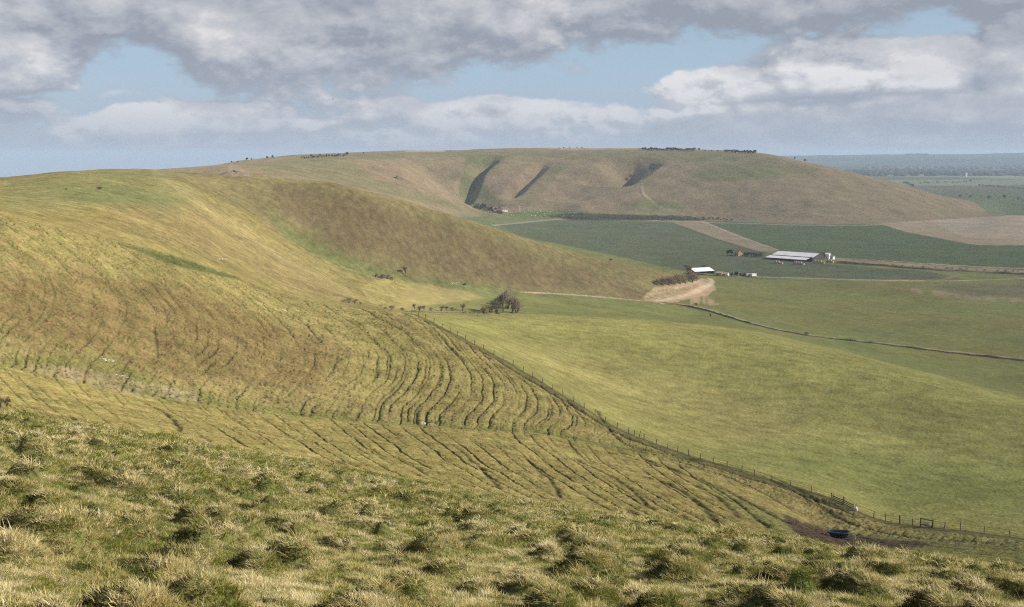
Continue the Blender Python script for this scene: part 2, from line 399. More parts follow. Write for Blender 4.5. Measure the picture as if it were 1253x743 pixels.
def region(poly, d0, d1, col, soft=1.5, jx=0.0, js=12.0, amt=1.0, ragged=None, what=None):
    """a patch of ground outlined where it lies; col is its own colour"""
    P = np.array(poly, float); P[P[:, 0] == 1253, 0] = 1430
    lo = P.min(0) - soft - jx - 1; hi = P.max(0) + soft + jx + 1
    I = np.where((D2 > d0) & (D2 < d1) & (PX > lo[0]) & (PX < hi[0]) & (PY > lo[1]) & (PY < hi[1]))
    if not len(I[0]): return
    x, y = PX[I], PY[I]
    if jx:
        n = D2[I] / 1343.0 * js
        x = x + jx * perlin(X[I] / n, Y[I] / n / 3 + 5); y = y + jx * perlin(X[I] / n + 31, Y[I] / n / 3)*.6
    ins = np.zeros(len(x), bool); dist = np.full(len(x), 1e9)
    for k in range(len(P)):
        (ax, ay), (bx, by) = P[k], P[(k + 1) % len(P)]
        c = ((ay > y) != (by > y))
        with np.errstate(divide='ignore', invalid='ignore'):
            xi = (bx - ax) * (y - ay) / (by - ay if by != ay else 1e-9) + ax
        ins ^= c & (x < xi)
        L = (bx - ax) ** 2 + (by - ay) ** 2 + 1e-9
        t = np.clip(((x - ax) * (bx - ax) + (y - ay) * (by - ay)) / L, 0, 1)
        dist = np.minimum(dist, np.hypot(x - ax - t * (bx - ax), y - ay - t * (by - ay)))
    sd = np.where(ins, dist, -dist)
    m = sst(-soft * .5, soft * .5, sd) * amt
    if ragged is not None:
        n = D2[I] / 1343.0 * ragged
        m = m * sst(-.25, .25, fbm(X[I] / n, Y[I] / n, 3) + .1)
    if what is not None:
        what[I] = np.maximum(what[I], m); return
    C[I] = C[I] * (1 - m[:, None]) + np.array(col) * m[:, None]

def band(pts, d0, d1, width, col, amt=1.0, wob=0.0, soft=.35, gap=None, lift=0.0):
    W = polyline(pts, d0, d1)
    I, d, t, s = line_dist(W, width * 1.6 + wob)
    d = np.abs(d * s + wob * perlin(X[I] / (width * 6), Y[I] / (width * 6)))
    m = 1 - sst(width * .5 * (1 - soft), width * .5 * (1 + soft), d)
    if gap: m = m * sst(-gap, .25, perlin(X[I] / (width*3), Y[I] / (width*3)))
    m = m * amt
    C[I] = C[I] * (1 - m[:, None]) + np.array(col) * m[:, None]
    if lift: Z[I] += lift * m

CROP = (.100, .112, .062); CROP2 = (.090, .112, .054); TANF = (.235, .185, .125); OLIVE = (.185, .178, .062)
GRN = (.115, .14, .058); DKG = (.055, .085, .03); STRAW = (.36, .28, .15); PINK = (.225, .165, .112); BROWN = (.165, .122, .068)
# --- broad patches of grass colour on the near hills
region([(0,222),(120,208),(200,210),(250,240),(200,262),(120,252),(0,256)], 300, 760, (.185,.175,.078), 18, 6, 30, .75)
region([(60,232),(130,225),(210,240),(230,262),(120,250)], 300, 760, GRN, 14, 6, 30, .45)
region([(190,212),(235,235),(330,300),(400,340),(440,365),(420,365),(330,315),(250,262)], 300, 700, STRAW, 14, 5, 20, .40)
region([(130,255),(230,250),(330,310),(430,370),(360,355),(260,310),(160,280)], 300, 700, (.26,.19,.095), 16, 5, 20, .5)
region([(300,212),(420,224),(500,247),(620,290),(740,330),(800,350),(760,360),(600,350),(470,325),(380,290),(320,250)], 560, 1000, (.20,.17,.08), 10, 5, 30, .5)
region([(330,225),(430,240),(540,275),(640,310),(760,345),(790,360),(640,352),(500,325),(420,300),(350,260)], 560, 1000, BROWN, 14, 6, 24, .75)
region([(330,262),(390,300),(470,328),(500,338),(600,353),(760,363),(760,368),(600,360),(480,345),(420,325),(350,290)], 500, 900, (.165,.17,.072), 8, 4, 20, .8)
region([(0,345),(90,330),(230,345),(340,390),(420,430),(380,480),(200,460),(60,420),(0,410)], 150, 320, (.18,.128,.06), 30, 10, 40, .7)
region([(0,262),(90,285),(250,335),(420,380),(540,430),(560,470),(400,410),(250,360),(90,320),(0,300)], 150, 320, (.265,.22,.09), 22, 8, 30, .65)
region([(440,385),(560,420),(690,490),(760,540),(640,520),(520,510),(430,480)], 150, 330, (.25,.212,.08), 24, 8, 30, .4)
region([(0,436),(130,435),(200,470),(330,495),(480,512),(640,520),(760,540),(860,562),(850,568),(640,530),(400,514),(200,494),(100,452),(0,450)], 120, 330, (.15,.155,.05), 6, 4, 20, .5)
region([(20,447),(75,446),(160,462),(240,480),(245,492),(150,482),(60,458)], 120, 260, (.30,.235,.16), 5, 4, 10, .6, ragged=9)
region([(150,300),(215,314),(265,331),(300,344),(262,336),(205,322)], 220, 420, (.09,.105,.04), 3, 2, 8, .85)
# --- convex pasture on the right
region([(520,388),(600,386),(760,393),(900,406),(1000,426),(1100,451),(1253,491),(1253,530),(1000,470),(760,425),(560,400)], 240, 520, (.258,.238,.084), 12, 6, 30, .7)
region([(600,420),(760,440),(960,500),(1000,560),(900,560),(800,520),(700,470)], 200, 420, (.265,.226,.092), 30, 10, 40, .6)
region([(840,550),(960,575),(1100,625),(1253,640),(1253,560),(1100,560),(960,540)], 170, 420, (.175,.188,.064), 26, 10, 40, .7)
region([(1000,440),(1253,500),(1253,640),(1150,560),(1050,500)], 170, 500, (.21,.207,.074), 20, 10, 40, .5)
region([(860,590),(1000,650),(1253,665),(1253,700),(1040,690),(940,650)], 100, 210, (.16,.17,.07), 16, 6, 20, .6)
# --- mud by the trough
mud = np.zeros_like(Z)
region([(958,630),(975,636),(995,643),(1020,650),(1060,657),(1110,661),(1150,665),(1120,671),(1060,672),(1010,667),(980,656),(960,642)], 78, 220, None, 5, 4, 8, .95, what=mud)
region([(1100,660),(1253,664),(1253,676),(1140,672)], 78, 220, None, 6, 4, 8, .4, ragged=7, what=mud)
region([(513,516),(528,517),(530,519),(516,519)], 120, 330, (.42,.35,.26), 2, 1.5, 5, .6)
# --- ground behind the spur: knoll, hollow, lanes
region([(440,352),(470,340),(520,348),(570,356),(600,368),(590,378),(500,381),(455,372)], 450, 760, (.30,.25,.10), 4, 3, 12, .95)
region([(330,268),(400,305),(450,328),(520,343),(600,350),(640,356),(600,362),(560,350),(500,342),(440,338),(380,312)], 500, 760, (.16,.17,.06), 9, 4, 16, .6)
region([(500,377),(620,383),(620,372),(700,372),(860,385),(1100,447),(1253,486),(1253,440),(900,383),(700,362),(620,362)], 540, 1000, (.165,.172,.060), 3, 1, 10, .85)
region([(862,343),(1253,350),(1253,440),(1000,411),(900,383),(870,365),(885,352)], 560, 1100, (.175,.170,.062), 2, 0, 10, .95)
region([(900,345),(1100,347),(1160,360),(1100,365),(1000,352)], 560, 1100, (.15,.145,.055), 8, 3, 20, .6)
region([(1130,350),(1253,343),(1253,364),(1180,362)], 700, 1100, (.15,.125,.075), 3, 2, 14, .8)
region([(1100,353),(1150,356),(1200,363),(1253,372),(1253,380),(1180,367),(1120,358)], 560, 1100, (.27,.2,.13), 2, 2, 10, .8, ragged=14)
region([(785,366),(800,352),(820,349),(845,345),(858,341),(874,345),(877,355),(866,362),(846,365),(830,369),(812,372)], 700, 1100, (.36,.27,.17), 2, 2, 6, .95)
region([(845,364),(862,361),(880,372),(872,374),(858,371),(845,372)], 700, 1100, (.36,.28,.18), 2, 2, 5, .85, ragged=8)
for p in ([(640,358),(700,361),(760,366),(815,371)],): band(p, 640, 900, 3.0, (.32,.25,.18), .8, 1.0, gap=.8)
band([(806,369),(830,364),(850,358),(864,351),(872,345),(868,341)], 700, 1100, 4.5, (.48,.38,.26), .9, .8)
band([(792,366),(815,360),(840,354),(856,348)], 700, 1100, 3.0, (.22,.17,.09), .7, 1.0, gap=.4)
band([(815,354),(838,349),(858,344)], 700, 1100, 2.5, (.42,.33,.2), .7, 1.0, gap=.3)
# --- crops of the vale
region([(604,274),(700,268),(820,272),(880,288),(935,308),(1000,322),(1090,329),(1130,331),(1180,342),(1060,342),(930,341),(880,337),(830,330),(740,310),(640,290)], 900, 1900, CROP, 1.2, .6, 20, 1)
region([(862,270),(1000,275),(1075,274),(1110,284),(1180,298),(1253,303),(1253,331),(1150,325),(1050,320),(1010,313),(950,307),(905,290)], 900, 2050, CROP2, 1.2, .5, 20, 1)
region([(822,272),(858,270),(905,289),(952,307),(930,308),(880,293)], 900, 1950, TANF, 1.2, .5, 10, 1)
region([(1078,274),(1130,270),(1232,264),(1253,262),(1253,303),(1190,299),(1110,284)], 900, 2350, (.33,.265,.19), 1.5, .5, 10, 1)
region([(1075,274),(1140,272),(1180,290),(1253,302),(1200,300),(1120,286)], 900, 2300, (.27,.21,.135), 1.5, .8, 10, .7)
region([(565,262),(600,262),(720,262),(720,268),(640,272),(604,276),(590,270)], 1000, 2000, (.14,.15,.07), 2, 1, 10, .9)
band([(604,276),(700,268),(830,271),(1000,276),(1078,275)], 1500, 2000, 9, (.30,.25,.17), .7, 2)
band([(822,273),(880,294),(930,309)], 900, 1950, 5, (.10,.08,.05), .8, 1)
band([(858,270),(905,289),(952,306)], 900, 1950, 3, (.4,.33,.24), .7, 1)
band([(1010,316),(1060,320),(1150,327),(1253,333)], 900, 1500, 30, (.26,.2,.14), .9, 4)
band([(1020,322),(1070,325),(1150,331),(1253,336)], 900, 1500, 11, (.06,.05,.035), .95, 3, gap=.9)
band([(895,338),(960,340),(1060,343),(1150,344),(1253,341)], 800, 1300, 4.0, (.36,.29,.19), .85, 1)
band([(1140,344),(1160,341),(1180,337),(1253,339)], 800, 1300, 6.0, (.22,.17,.11), .7, 2)
band([(905,341),(1060,346),(1150,347)], 800, 1300, 2.5, (.07,.08,.04), .6, 1, gap=.6)
band([(800,368),(860,377),(920,395),(985,409),(1080,420),(1160,430),(1253,440),(1350,451)], 560, 900, 4.2, (.30,.245,.16), .9, .8)
band([(800,370),(860,379.5),(920,397),(985,410.5),(1080,421.8),(1160,432),(1253,442)], 560, 900, 2.4, (.06,.05,.03), .9, .5, gap=.9)
band([(1060,435),(1120,450),(1200,472),(1253,487)], 560, 900, 4, (.18,.18,.06), .5, 1)
# --- the far scarp
region([(300,190),(560,185),(900,184),(960,196),(900,205),(800,196),(600,192),(420,196)], 1600, 2800, (.165,.15,.075), 5, 3, 30, .8)
region([(300,200),(400,192),(470,205),(560,250),(590,262),(540,255),(470,236),(420,222),(340,214)], 1400, 2600, (.155,.145,.065), 8, 4, 30, .6)
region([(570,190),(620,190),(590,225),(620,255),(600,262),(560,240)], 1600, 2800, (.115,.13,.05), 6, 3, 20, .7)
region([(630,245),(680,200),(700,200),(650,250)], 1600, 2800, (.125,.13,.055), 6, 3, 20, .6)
region([(840,210),(900,200),(1000,205),(1000,212),(930,218),(860,222)], 1600, 2600, (.135,.14,.055), 8, 4, 24, .7)
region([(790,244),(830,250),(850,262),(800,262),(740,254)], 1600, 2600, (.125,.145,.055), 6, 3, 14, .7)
region([(690,255),(740,250),(850,258),(860,265),(760,262),(690,262)], 1600, 2600, (.26,.2,.125), 4, 2, 14, .5)
region([(560,200),(600,210),(640,205),(670,215),(720,225),(700,245),(640,245),(600,230)], 1600, 2600, PINK, 14, 5, 24, .5)
region([(430,196),(500,205),(560,245),(520,240),(460,222)], 1600, 2600, (.25,.18,.115), 10, 5, 24, .7)
region([(470,236),(540,254),(592,264),(560,266),(500,250)], 1200, 2300, (.25,.185,.115), 3, 2, 14, .6)
region([(612,263),(640,258),(700,257),(740,262),(690,266),(640,268)], 1600, 2300, (.12,.15,.055), 3, 2, 14, .9)
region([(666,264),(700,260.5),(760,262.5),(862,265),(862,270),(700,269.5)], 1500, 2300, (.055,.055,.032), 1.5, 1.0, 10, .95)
for p in ([(818,262),(900,264),(1000,265),(1080,268)], [(880,268),(960,258),(1060,262)]): band(p, 1600, 2400, 4, (.13,.1,.06), .5, 2, gap=.5)
band([(784,195),(791,205),(794,212),(784,222),(787,236),(793,243)], 1600, 2600, 5, (.34,.28,.18), .9, 1)
band([(783,222),(785,238),(791,243)], 1600, 2600, 4, (.09,.08,.045), .6, 1)
band([(793,243),(812,255),(858,267)], 1600, 2600, 4, (.30,.25,.14), .6, 1)
region([(496,184.5),(545,183.5),(545,186),(496,186.5)], 2100, 3000, (.33,.26,.18), 1, .5, 10, .8)
region([(650,181),(780,181),(780,183),(700,184)], 2100, 3000, (.30,.22,.13), 1, .5, 10, .8)
# chalk workings on the near skyline, bare chalk scars and scrapes
region([(268,210),(276,203),(285,200),(292,203),(304,212),(290,211),(282,210)], 600, 2300, (.28,.22,.15), 1.5, 1.5, 5, .6, ragged=6)
# --- vale fields beyond the scarp
lay(sst(2700, 3000, D2) * (1 - sst(3900, 4100, D2)), (.125, .135, .062))
lay(sst(3900, 4050, D2) * (1 - sst(4200, 4260, D2)), (.17, .12, .085))
lay(sst(4220, 4260, D2) * (1 - sst(6000, 6100, D2)), (.12, .13, .07))
lay(sst(6000, 6100, D2) * (1 - sst(7400, 7600, D2)), (.27, .27, .15))
I = np.where((D2 > 2700) & (D2 < 14000))
fx = np.floor((X[I] + .3 * Y[I]) / 640 + .4 * perlin(X[I] / 900, Y[I] / 900)); fy = np.floor((Y[I] - .15 * X[I]) / 780)
hv = np.sin(fx * 12.9898 + fy * 78.233) * 43758.5453; hv -= np.floor(hv)
pal = np.array([(.12,.14,.065),(.28,.28,.16),(.15,.16,.085),(.24,.19,.13),(.11,.12,.075),(.21,.21,.11)])
cc = pal[np.minimum((hv * 6).astype(int), 5)]
mf = (.55 * sst(4300, 4400, D2[I]))[:, None]
C[I] = C[I] * (1 - mf) + cc * mf
C[I] = C[I] * (1 - (sst(8200, 8600, D2[I]) * .6)[:, None]) + np.array((.045, .06, .045)) * (sst(8200, 8600, D2[I]) * .6)[:, None]

# drilling lines and patchy growth in the crops and pastures of the vale floor
I = np.where((D2 > 640) & (D2 < 2100) & (Z < -104) & (np.abs(AZG) < R(40)))
x, y = X[I], Y[I]
v_ = x * .86 + y * .5
tram = np.exp(-((np.abs((v_ / 24) % 1 - .5)) / .035) ** 2) * .16 + .06 * perlin(v_ / 5, (y - x) / 120) + .16 * fbm(x / 70, y / 70, 4) + .07 * perlin(x / 9, y / 9)
C[I] *= np.clip(1 + tram, .6, 1.5)[:, None] * np.stack([1 + .10 * perlin(x / 60 + 5, y / 60), np.ones_like(x), np.ones_like(x)], -1)
I = np.where((D2 > 250) & (D2 < 2700) & (np.abs(AZG) < R(40)) & (Z > -104))
x, y = X[I], Y[I]
C[I] *= np.clip(1 + .28 * fbm(x / 30, y / 30, 4) + .12 * perlin(x / 4, y / 4), .55, 1.5)[:, None]
# local growth patterns: greener where damp, browner where grazed
I = np.where((D2 < 2700) & (np.abs(AZG) < R(40)))
x, y = X[I], Y[I]
g = np.clip(green[I], 0, 1)[:, None]
C[I] = C[I] * (1 - g * .7) + np.array((.09, .115, .035)) * g * .7
s_ = (np.clip(soil[I], 0, 1) * .85)[:, None]
C[I] = C[I] * (1 - s_) + np.array((.052, .040, .024)) * s_
m_ = mud[I][:, None]
C[I] = C[I] * (1 - m_) + np.array((.085, .060, .047)) * m_
Z[I] += mud[I] * (perlin(x / .5, y / .5) * .10 + perlin(x / 1.3, y / 1.3) * .1)

# ------------------------------------------------------------------ the land mesh
def new_mesh(name, verts, faces_flat, nside, mat, smooth=True):
    me = bpy.data.meshes.new(name)
    n = len(faces_flat) // nside
    me.vertices.add(len(verts)); me.vertices.foreach_set("co", np.asarray(verts, np.float32).ravel())
    me.loops.add(n * nside); me.loops.foreach_set("vertex_index", np.asarray(faces_flat, np.int32).ravel())
    me.polygons.add(n); me.polygons.foreach_set("loop_start", np.arange(n, dtype=np.int32) * nside)
    if smooth: me.polygons.foreach_set("use_smooth", np.ones(n, bool))
    if mat: me.materials.append(mat)
    me.update(calc_edges=True)
    return me

def link(name, me, parent=None, loc=None):
    o = bpy.data.objects.new(name, me); COL.objects.link(o)
    if parent: o.parent = parent
    if loc is not None: o.location = loc
    return o
def tag(o, label=None, cat=None, group=None, kind=None):
    if label: o["label"] = label
    if cat: o["category"] = cat
    if group: o["group"] = group
    if kind: o["kind"] = kind
    return o
# ------------------------------------------------------------------ materials
class NT:
    def __init__(s, tree): s.t = tree; s.n = tree.nodes; s.l = tree.links
    def __call__(s, typ, ins=None, **kw):
        nd = s.n.new(typ)
        for k, v in kw.items(): setattr(nd, k, v)
        if ins:
            for k, v in ins.items():
                sock = nd.inputs[k]
                if isinstance(v, bpy.types.NodeSocket): s.l.new(v, sock)
                else: sock.default_value = v
        return nd
    def math(s, op, a, b=None, c=None, clamp=False):
        ins = {0: a}
        if b is not None: ins[1] = b
        if c is not None: ins[2] = c
        return s('ShaderNodeMath', ins, operation=op, use_clamp=clamp).outputs[0]
    def noise(s, vec, scale, detail=2.0, rough=.5, dist=0.0):
        return s('ShaderNodeTexNoise', {'Vector': vec, 'Scale': scale, 'Detail': detail, 'Roughness': rough, 'Distortion': dist}).outputs['Fac']
    def remap(s, v, a, b, c, d, smooth=False):
        return s('ShaderNodeMapRange', {0: v, 1: a, 2: b, 3: c, 4: d}, interpolation_type='SMOOTHSTEP' if smooth else 'LINEAR').outputs[0]
    def mix(s, f, a, b, blend='MIX'):
        nd = s('ShaderNodeMix', data_type='RGBA', blend_type=blend)
        for i, v in ((0, f), (6, a), (7, b)):
            if isinstance(v, bpy.types.NodeSocket): s.l.new(v, nd.inputs[i])
            else: nd.inputs[i].default_value = v if i == 0 else (tuple(v) + (1,))[:4]
        return nd.outputs[2]
def new_mat(name):
    m = bpy.data.materials.new(name); m.use_nodes = True
    m.node_tree.nodes.clear()
    return m, NT(m.node_tree)
def finish(t, bsdf, bump=None):
    o = t('ShaderNodeOutputMaterial'); t.l.new(bsdf, o.inputs[0])

def land_material():
    m, t = new_mat("downland_turf")
    at = t('ShaderNodeAttribute', attribute_name="albedo").outputs['Color']
    ms = t('ShaderNodeAttribute', attribute_name="rough_turf").outputs['Fac']
    pos = t('ShaderNodeNewGeometry').outputs['Position']
    n0 = t.noise(pos, .035, 4, .6); n1 = t.noise(pos, .22, 4, .65); n2 = t.noise(pos, 1.4, 4, .7); n3 = t.noise(pos, 7.0, 3, .7)
    # value variation
    v = t.math('ADD', t.math('MULTIPLY', n1, .55), t.math('MULTIPLY', n2, .75))
    v = t.math('ADD', v, t.math('MULTIPLY', n3, .45))
    v = t.remap(v, .66, 1.09, .42, 1.55)
    lo = t.math('ADD', t.math('MULTIPLY', n0, .5), t.math('MULTIPLY', n1, .3)); lo = t.remap(lo, .28, .52, .86, 1.14)
    v2 = t.mix(ms, t.mix(.28, (1, 1, 1), t('ShaderNodeCombineColor', {0: v, 1: v, 2: v}).outputs[0]), t('ShaderNodeCombineColor', {0: v, 1: v, 2: v}).outputs[0])
    c = t.mix(1.0, at, v2, 'MULTIPLY')
    c = t.mix(1.0, c, t('ShaderNodeCombineColor', {0: lo, 1: lo, 2: lo}).outputs[0], 'MULTIPLY')
    # straw and green flecks
    hue = t.remap(t.noise(pos, .55, 4, .7), .42, .6, 0, 1)
    gr = t.mix(1.0, c, (.84, 1.0, .78), 'MULTIPLY'); st_ = t.mix(1.0, c, (1.08, 1.0, 1.0), 'MULTIPLY')
    c = t.mix(t.math('MULTIPLY', ms, .75), c, t.mix(hue, gr, st_))
    h = t.math('ADD', t.math('MULTIPLY', n2, .35), t.math('MULTIPLY', n3, .12))
    h = t.math('ADD', h, t.math('MULTIPLY', n1, .8))
    b = t('ShaderNodeBump', {'Height': t.math('MULTIPLY', h, ms), 'Strength': .9, 'Distance': 1.0})
    d = t('ShaderNodeBsdfDiffuse', {'Color': c, 'Roughness': 1.0, 'Normal': b.outputs[0]})
    finish(t, d.outputs[0])
    return m

def simple(name, col, rough=.8, nscale=6.0, var=.25, bump=.0, col2=None, spec=.3, metal=0):
    m, t = new_mat(name)
    pos = t('ShaderNodeTexCoord').outputs['Object']
    n = t.noise(pos, nscale, 4, .6)
    c = t.mix(t.remap(n, .3, .7, 0, 1), tuple(v * (1 - var) for v in col), col2 or tuple(min(1, v * (1 + var)) for v in col))
    p = t('ShaderNodeBsdfPrincipled', {'Base Color': c, 'Roughness': rough, 'Metallic': metal})
    p.inputs['Specular IOR Level'].default_value = spec
    if bump:
        b = t('ShaderNodeBump', {'Height': n, 'Strength': bump, 'Distance': .05}); t.l.new(b.outputs[0], p.inputs['Normal'])
    finish(t, p.outputs[0])
    return m

def blade_material(name, cols, straw):
    """grass blades: root to tip colour from the blade's own attribute, patches from place to place"""
    m, t = new_mat(name)
    a = t('ShaderNodeAttribute', attribute_name="tone").outputs['Fac']      # 0..1 random per blade
    hgt = t('ShaderNodeAttribute', attribute_name="along").outputs['Fac']   # 0 root .. 1 tip
    pos = t('ShaderNodeNewGeometry').outputs['Position']
    rnd = t('ShaderNodeObjectInfo').outputs['Random']
    patch = t.noise(pos, .55, 3, .6)
    k = t.math('ADD', t.math('MULTIPLY', a, .75), t.math('MULTIPLY', rnd, .3))
    k = t.math('ADD', k, t.remap(patch, .35, .65, -.35, .35))
    k = t.math('ADD', k, straw, clamp=True)
    r = t('ShaderNodeValToRGB', {0: k}); r.color_ramp.elements[0].color = cols[0] + (1,); r.color_ramp.elements[1].color = cols[-1] + (1,)
    for i, c in enumerate(cols[1:-1]):
        e = r.color_ramp.elements.new((i + 1) / (len(cols) - 1)); e.color = c + (1,)
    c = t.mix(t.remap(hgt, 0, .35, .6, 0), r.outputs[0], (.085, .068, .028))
    d = t('ShaderNodeBsdfDiffuse', {'Color': c}); tr = t('ShaderNodeBsdfTranslucent', {'Color': c})
    mx = t('ShaderNodeMixShader', {0: .3}); t.l.new(d.outputs[0], mx.inputs[1]); t.l.new(tr.outputs[0], mx.inputs[2])
    finish(t, mx.outputs[0])
    return m

# ------------------------------------------------------------------ the land
LAND = land_material()
ii = np.arange(NR * NA).reshape(NR, NA)
a, b, c_, d_ = ii[:-1, :-1], ii[:-1, 1:], ii[1:, 1:], ii[1:, :-1]
faces = np.stack([a, b, c_, d_], -1).reshape(-1, 4)
me = new_mesh("hillside", np.stack([X, Y, Z], -1).reshape(-1, 3), faces.ravel(), 4, LAND)
at = me.color_attributes.new("albedo", 'FLOAT_COLOR', 'POINT')
rgba = np.ones((NR * NA, 4), np.float32); rgba[:, :3] = C.reshape(-1, 3)
at.data.foreach_set("color", rgba.ravel())
rt = me.attributes.new("rough_turf", 'FLOAT', 'POINT')
rough = np.clip(1.0 * near + .95 * zA + .9 * zB + .5 * zC + .75 * zL + .6 * zD + .35 * sst(1400, 1500, D2) * (1 - sst(2800, 3200, D2)), .06, 1)
crop = ((D2 > 800) & (Z < -108)); rough = np.where(crop, .12, rough); rough = np.maximum(rough, mud)
rt.data.foreach_set("value", rough.astype(np.float32).ravel())
me.polygons.foreach_set("use_smooth", np.ones(len(me.polygons), bool))
land = tag(link("hillside", me), kind="structure")

# ------------------------------------------------------------------ sun, sky, air
SUN_EL, SUN_AZ = 27.0, 103.0      # azimuth clockwise from the view direction: from the right, slightly behind
sd = bpy.data.lights.new("sun", 'SUN'); sd.energy = 5.0; sd.angle = R(.55); sd.color = (1.0, .925, .80)
so = bpy.data.objects.new("sun", sd); COL.objects.link(so)
so.rotation_euler = (R(90 - SUN_EL), 0, R(180 - SUN_AZ))
world = bpy.data.worlds.new("World"); scene.world = world; world.use_nodes = True
wt = NT(world.node_tree); wt.n.clear()
sky = wt('ShaderNodeTexSky', sky_type='NISHITA', sun_disc=False, sun_elevation=R(SUN_EL), sun_rotation=R(SUN_AZ), altitude=200, air_density=1.0, dust_density=.6, ozone_density=1.2)
gen = wt('ShaderNodeTexCoord').outputs['Generated']
abv = wt('ShaderNodeVectorMath', {0: gen, 1: (-1, -1, .004)}, operation='MAXIMUM').outputs[0]
wt.l.new(abv, sky.inputs['Vector'])
sep = wt('ShaderNodeSeparateXYZ', {0: gen})
# azimuth and elevation in units of photo pixels / 100 around the view direction (fixed in the world)
azn = wt.math('ARCTAN2', sep.outputs[0], sep.outputs[1]); eln = wt.math('ARCSINE', sep.outputs[2])
U = wt.math('MULTIPLY', azn, 13.43); V = wt.math('MULTIPLY', eln, 13.43)
UV = wt('ShaderNodeCombineXYZ', {0: U, 1: V, 2: 0.0}).outputs[0]

def uv_of(px, py):
    a, e = px_to_ae(px, py)
    return float(a) * 13.43, math.atan(float(e)) * 13.43
# cloud masses: (centre x, y in the photo, half width, half height, weight)
BLOBS = [(310,-15,190,138,1.0),(450,-25,210,140,1.0),(600,-40,190,125,1.0),(760,-45,200,108,1.0),(900,-50,220,100,1.0),(1080,-60,260,88,1.0),(1300,-50,200,72,1.0),(120,-60,280,105,1.0),(-60,-40,200,100,.95),
         (10,70,110,48,.9),(70,92,50,22,.6),(110,62,90,26,.5),(10,135,110,26,.6),
         (200,146,100,26,.95),(275,142,90,24,.8),(150,150,70,14,.7),(160,118,60,12,.5),(440,135,90,24,.55),(610,142,150,26,.8),(520,162,260,16,.45),(700,165,130,20,.6),(600,128,60,14,.7),(660,140,60,16,.7),
         (900,106,105,30,.9),(1000,90,110,44,.9),(1130,80,120,46,.95),(1245,70,60,80,.9),(1150,135,220,30,.85),(960,142,220,26,.75),(820,152,220,24,.6),(330,118,40,10,.5),(480,128,60,12,.55),(700,132,60,10,.5),(760,140,70,12,.5),(60,160,90,14,.5),(380,152,60,12,.6),(860,128,60,14,.5),
         (1050,165,300,24,.65),(420,170,420,18,.5),(60,165,200,22,.5),(700,178,700,12,.35)]
def make_field():
    g = bpy.data.node_groups.new("cloud_mass", 'ShaderNodeTree')
    g.interface.new_socket("P", in_out='INPUT', socket_type='NodeSocketVector')
    g.interface.new_socket("Density", in_out='OUTPUT', socket_type='NodeSocketFloat')
    t = NT(g); gi = t('NodeGroupInput'); go = t('NodeGroupOutput')
    P = gi.outputs[0]
    # billows
    st1 = t('ShaderNodeVectorMath', {0: P, 1: (.75, 1.35, 1.0)}, operation='MULTIPLY').outputs[0]
    n1 = t.noise(st1, .8, 9, .60, .15)
    n2 = t.noise(st1, 2.4, 6, .6, .2)
    w = t('ShaderNodeTexNoise', {'Vector': st1, 'Scale': 1.3, 'Detail': 4.0, 'Roughness': .6})
    warp = t('ShaderNodeVectorMath', {0: w.outputs['Color'], 1: (.5, .5, .5)}, operation='SUBTRACT').outputs[0]
    warp = t('ShaderNodeVectorMath', {0: warp, 1: (.8, .30, 0)}, operation='MULTIPLY').outputs[0]
    Q = t('ShaderNodeVectorMath', {0: P, 1: warp}, operation='ADD').outputs[0]
    acc = None
    for (bx, by, hw, hh, wgt) in BLOBS:
        cu, cv = uv_of(bx, by)
        d = t('ShaderNodeVectorMath', {0: Q, 1: (cu, cv, 0)}, operation='SUBTRACT').outputs[0]
        d = t('ShaderNodeVectorMath', {0: d, 1: (100. / hw, 100. / hh, 0)}, operation='MULTIPLY').outputs[0]
        # flat bases: squeeze below the centre
        L = t('ShaderNodeVectorMath', {0: d}, operation='LENGTH').outputs['Value']
        k = t('ShaderNodeMapRange', {0: L, 1: 1.35, 2: .35, 3: 0.0, 4: wgt}, interpolation_type='SMOOTHSTEP').outputs[0]
        acc = k if acc is None else t.math('MAXIMUM', acc, k) if wgt > .99 else t('ShaderNodeMath', {0: acc, 1: k, 2: .15}, operation='SMOOTH_MAX').outputs[0]
    acc = t.math('MINIMUM', acc, 1.0)
    dens = t.math('ADD', acc, t.remap(n1, .3, .7, -.29, .29))
    dens = t.math('ADD', dens, t.remap(n2, .3, .7, -.18, .18))
    t.l.new(dens, go.inputs[0])
    return g
FIELD = make_field()
def field(vec):
    nd = wt('ShaderNodeGroup'); nd.node_tree = FIELD; wt.l.new(vec, nd.inputs[0]); return nd.outputs[0]
def shift(dx, dy): return wt('ShaderNodeVectorMath', {0: UV, 1: (dx, dy, 0)}, operation='ADD').outputs[0]
d0 = field(UV); d1 = field(shift(.07, .10)); d2 = field(shift(.22, .55))
cover = wt.remap(d0, .28, .58, 0, 1, True)
thick = wt.remap(d0, .45, 1.25, 0, 1)
relief = wt.math('SUBTRACT', d0, d1)                       # bright where the cloud thins towards the sun
relief2 = wt.math('SUBTRACT', d0, d2)
lit = wt.math('ADD', wt.math('MULTIPLY', wt.remap(relief, -.2, .2, -.26, .30), wt.remap(thick, .15, .7, 1.3, .14)), wt.remap(relief2, -.5, .5, -.48, .46))
lit = wt.math('SUBTRACT', lit, wt.math('MULTIPLY', thick, .12))
soft = wt.noise(wt('ShaderNodeVectorMath', {0: UV, 1: (.42, .95, 0)}, operation='MULTIPLY').outputs[0], .8, 3, .5, .4)
lit = wt.math('ADD', lit, wt.math('MULTIPLY', wt.remap(soft, .35, .65, -.24, .30), thick))
lit = wt.math('ADD', lit, .56, clamp=True)
cr = wt('ShaderNodeValToRGB', {0: lit})
els = cr.color_ramp.elements
els[0].color = (.33, .36, .43, 1); els[1].color = (.95, .93, .92, 1); els[1].position = 1.0
e = els.new(.42); e.color = (.48, .50, .555, 1)
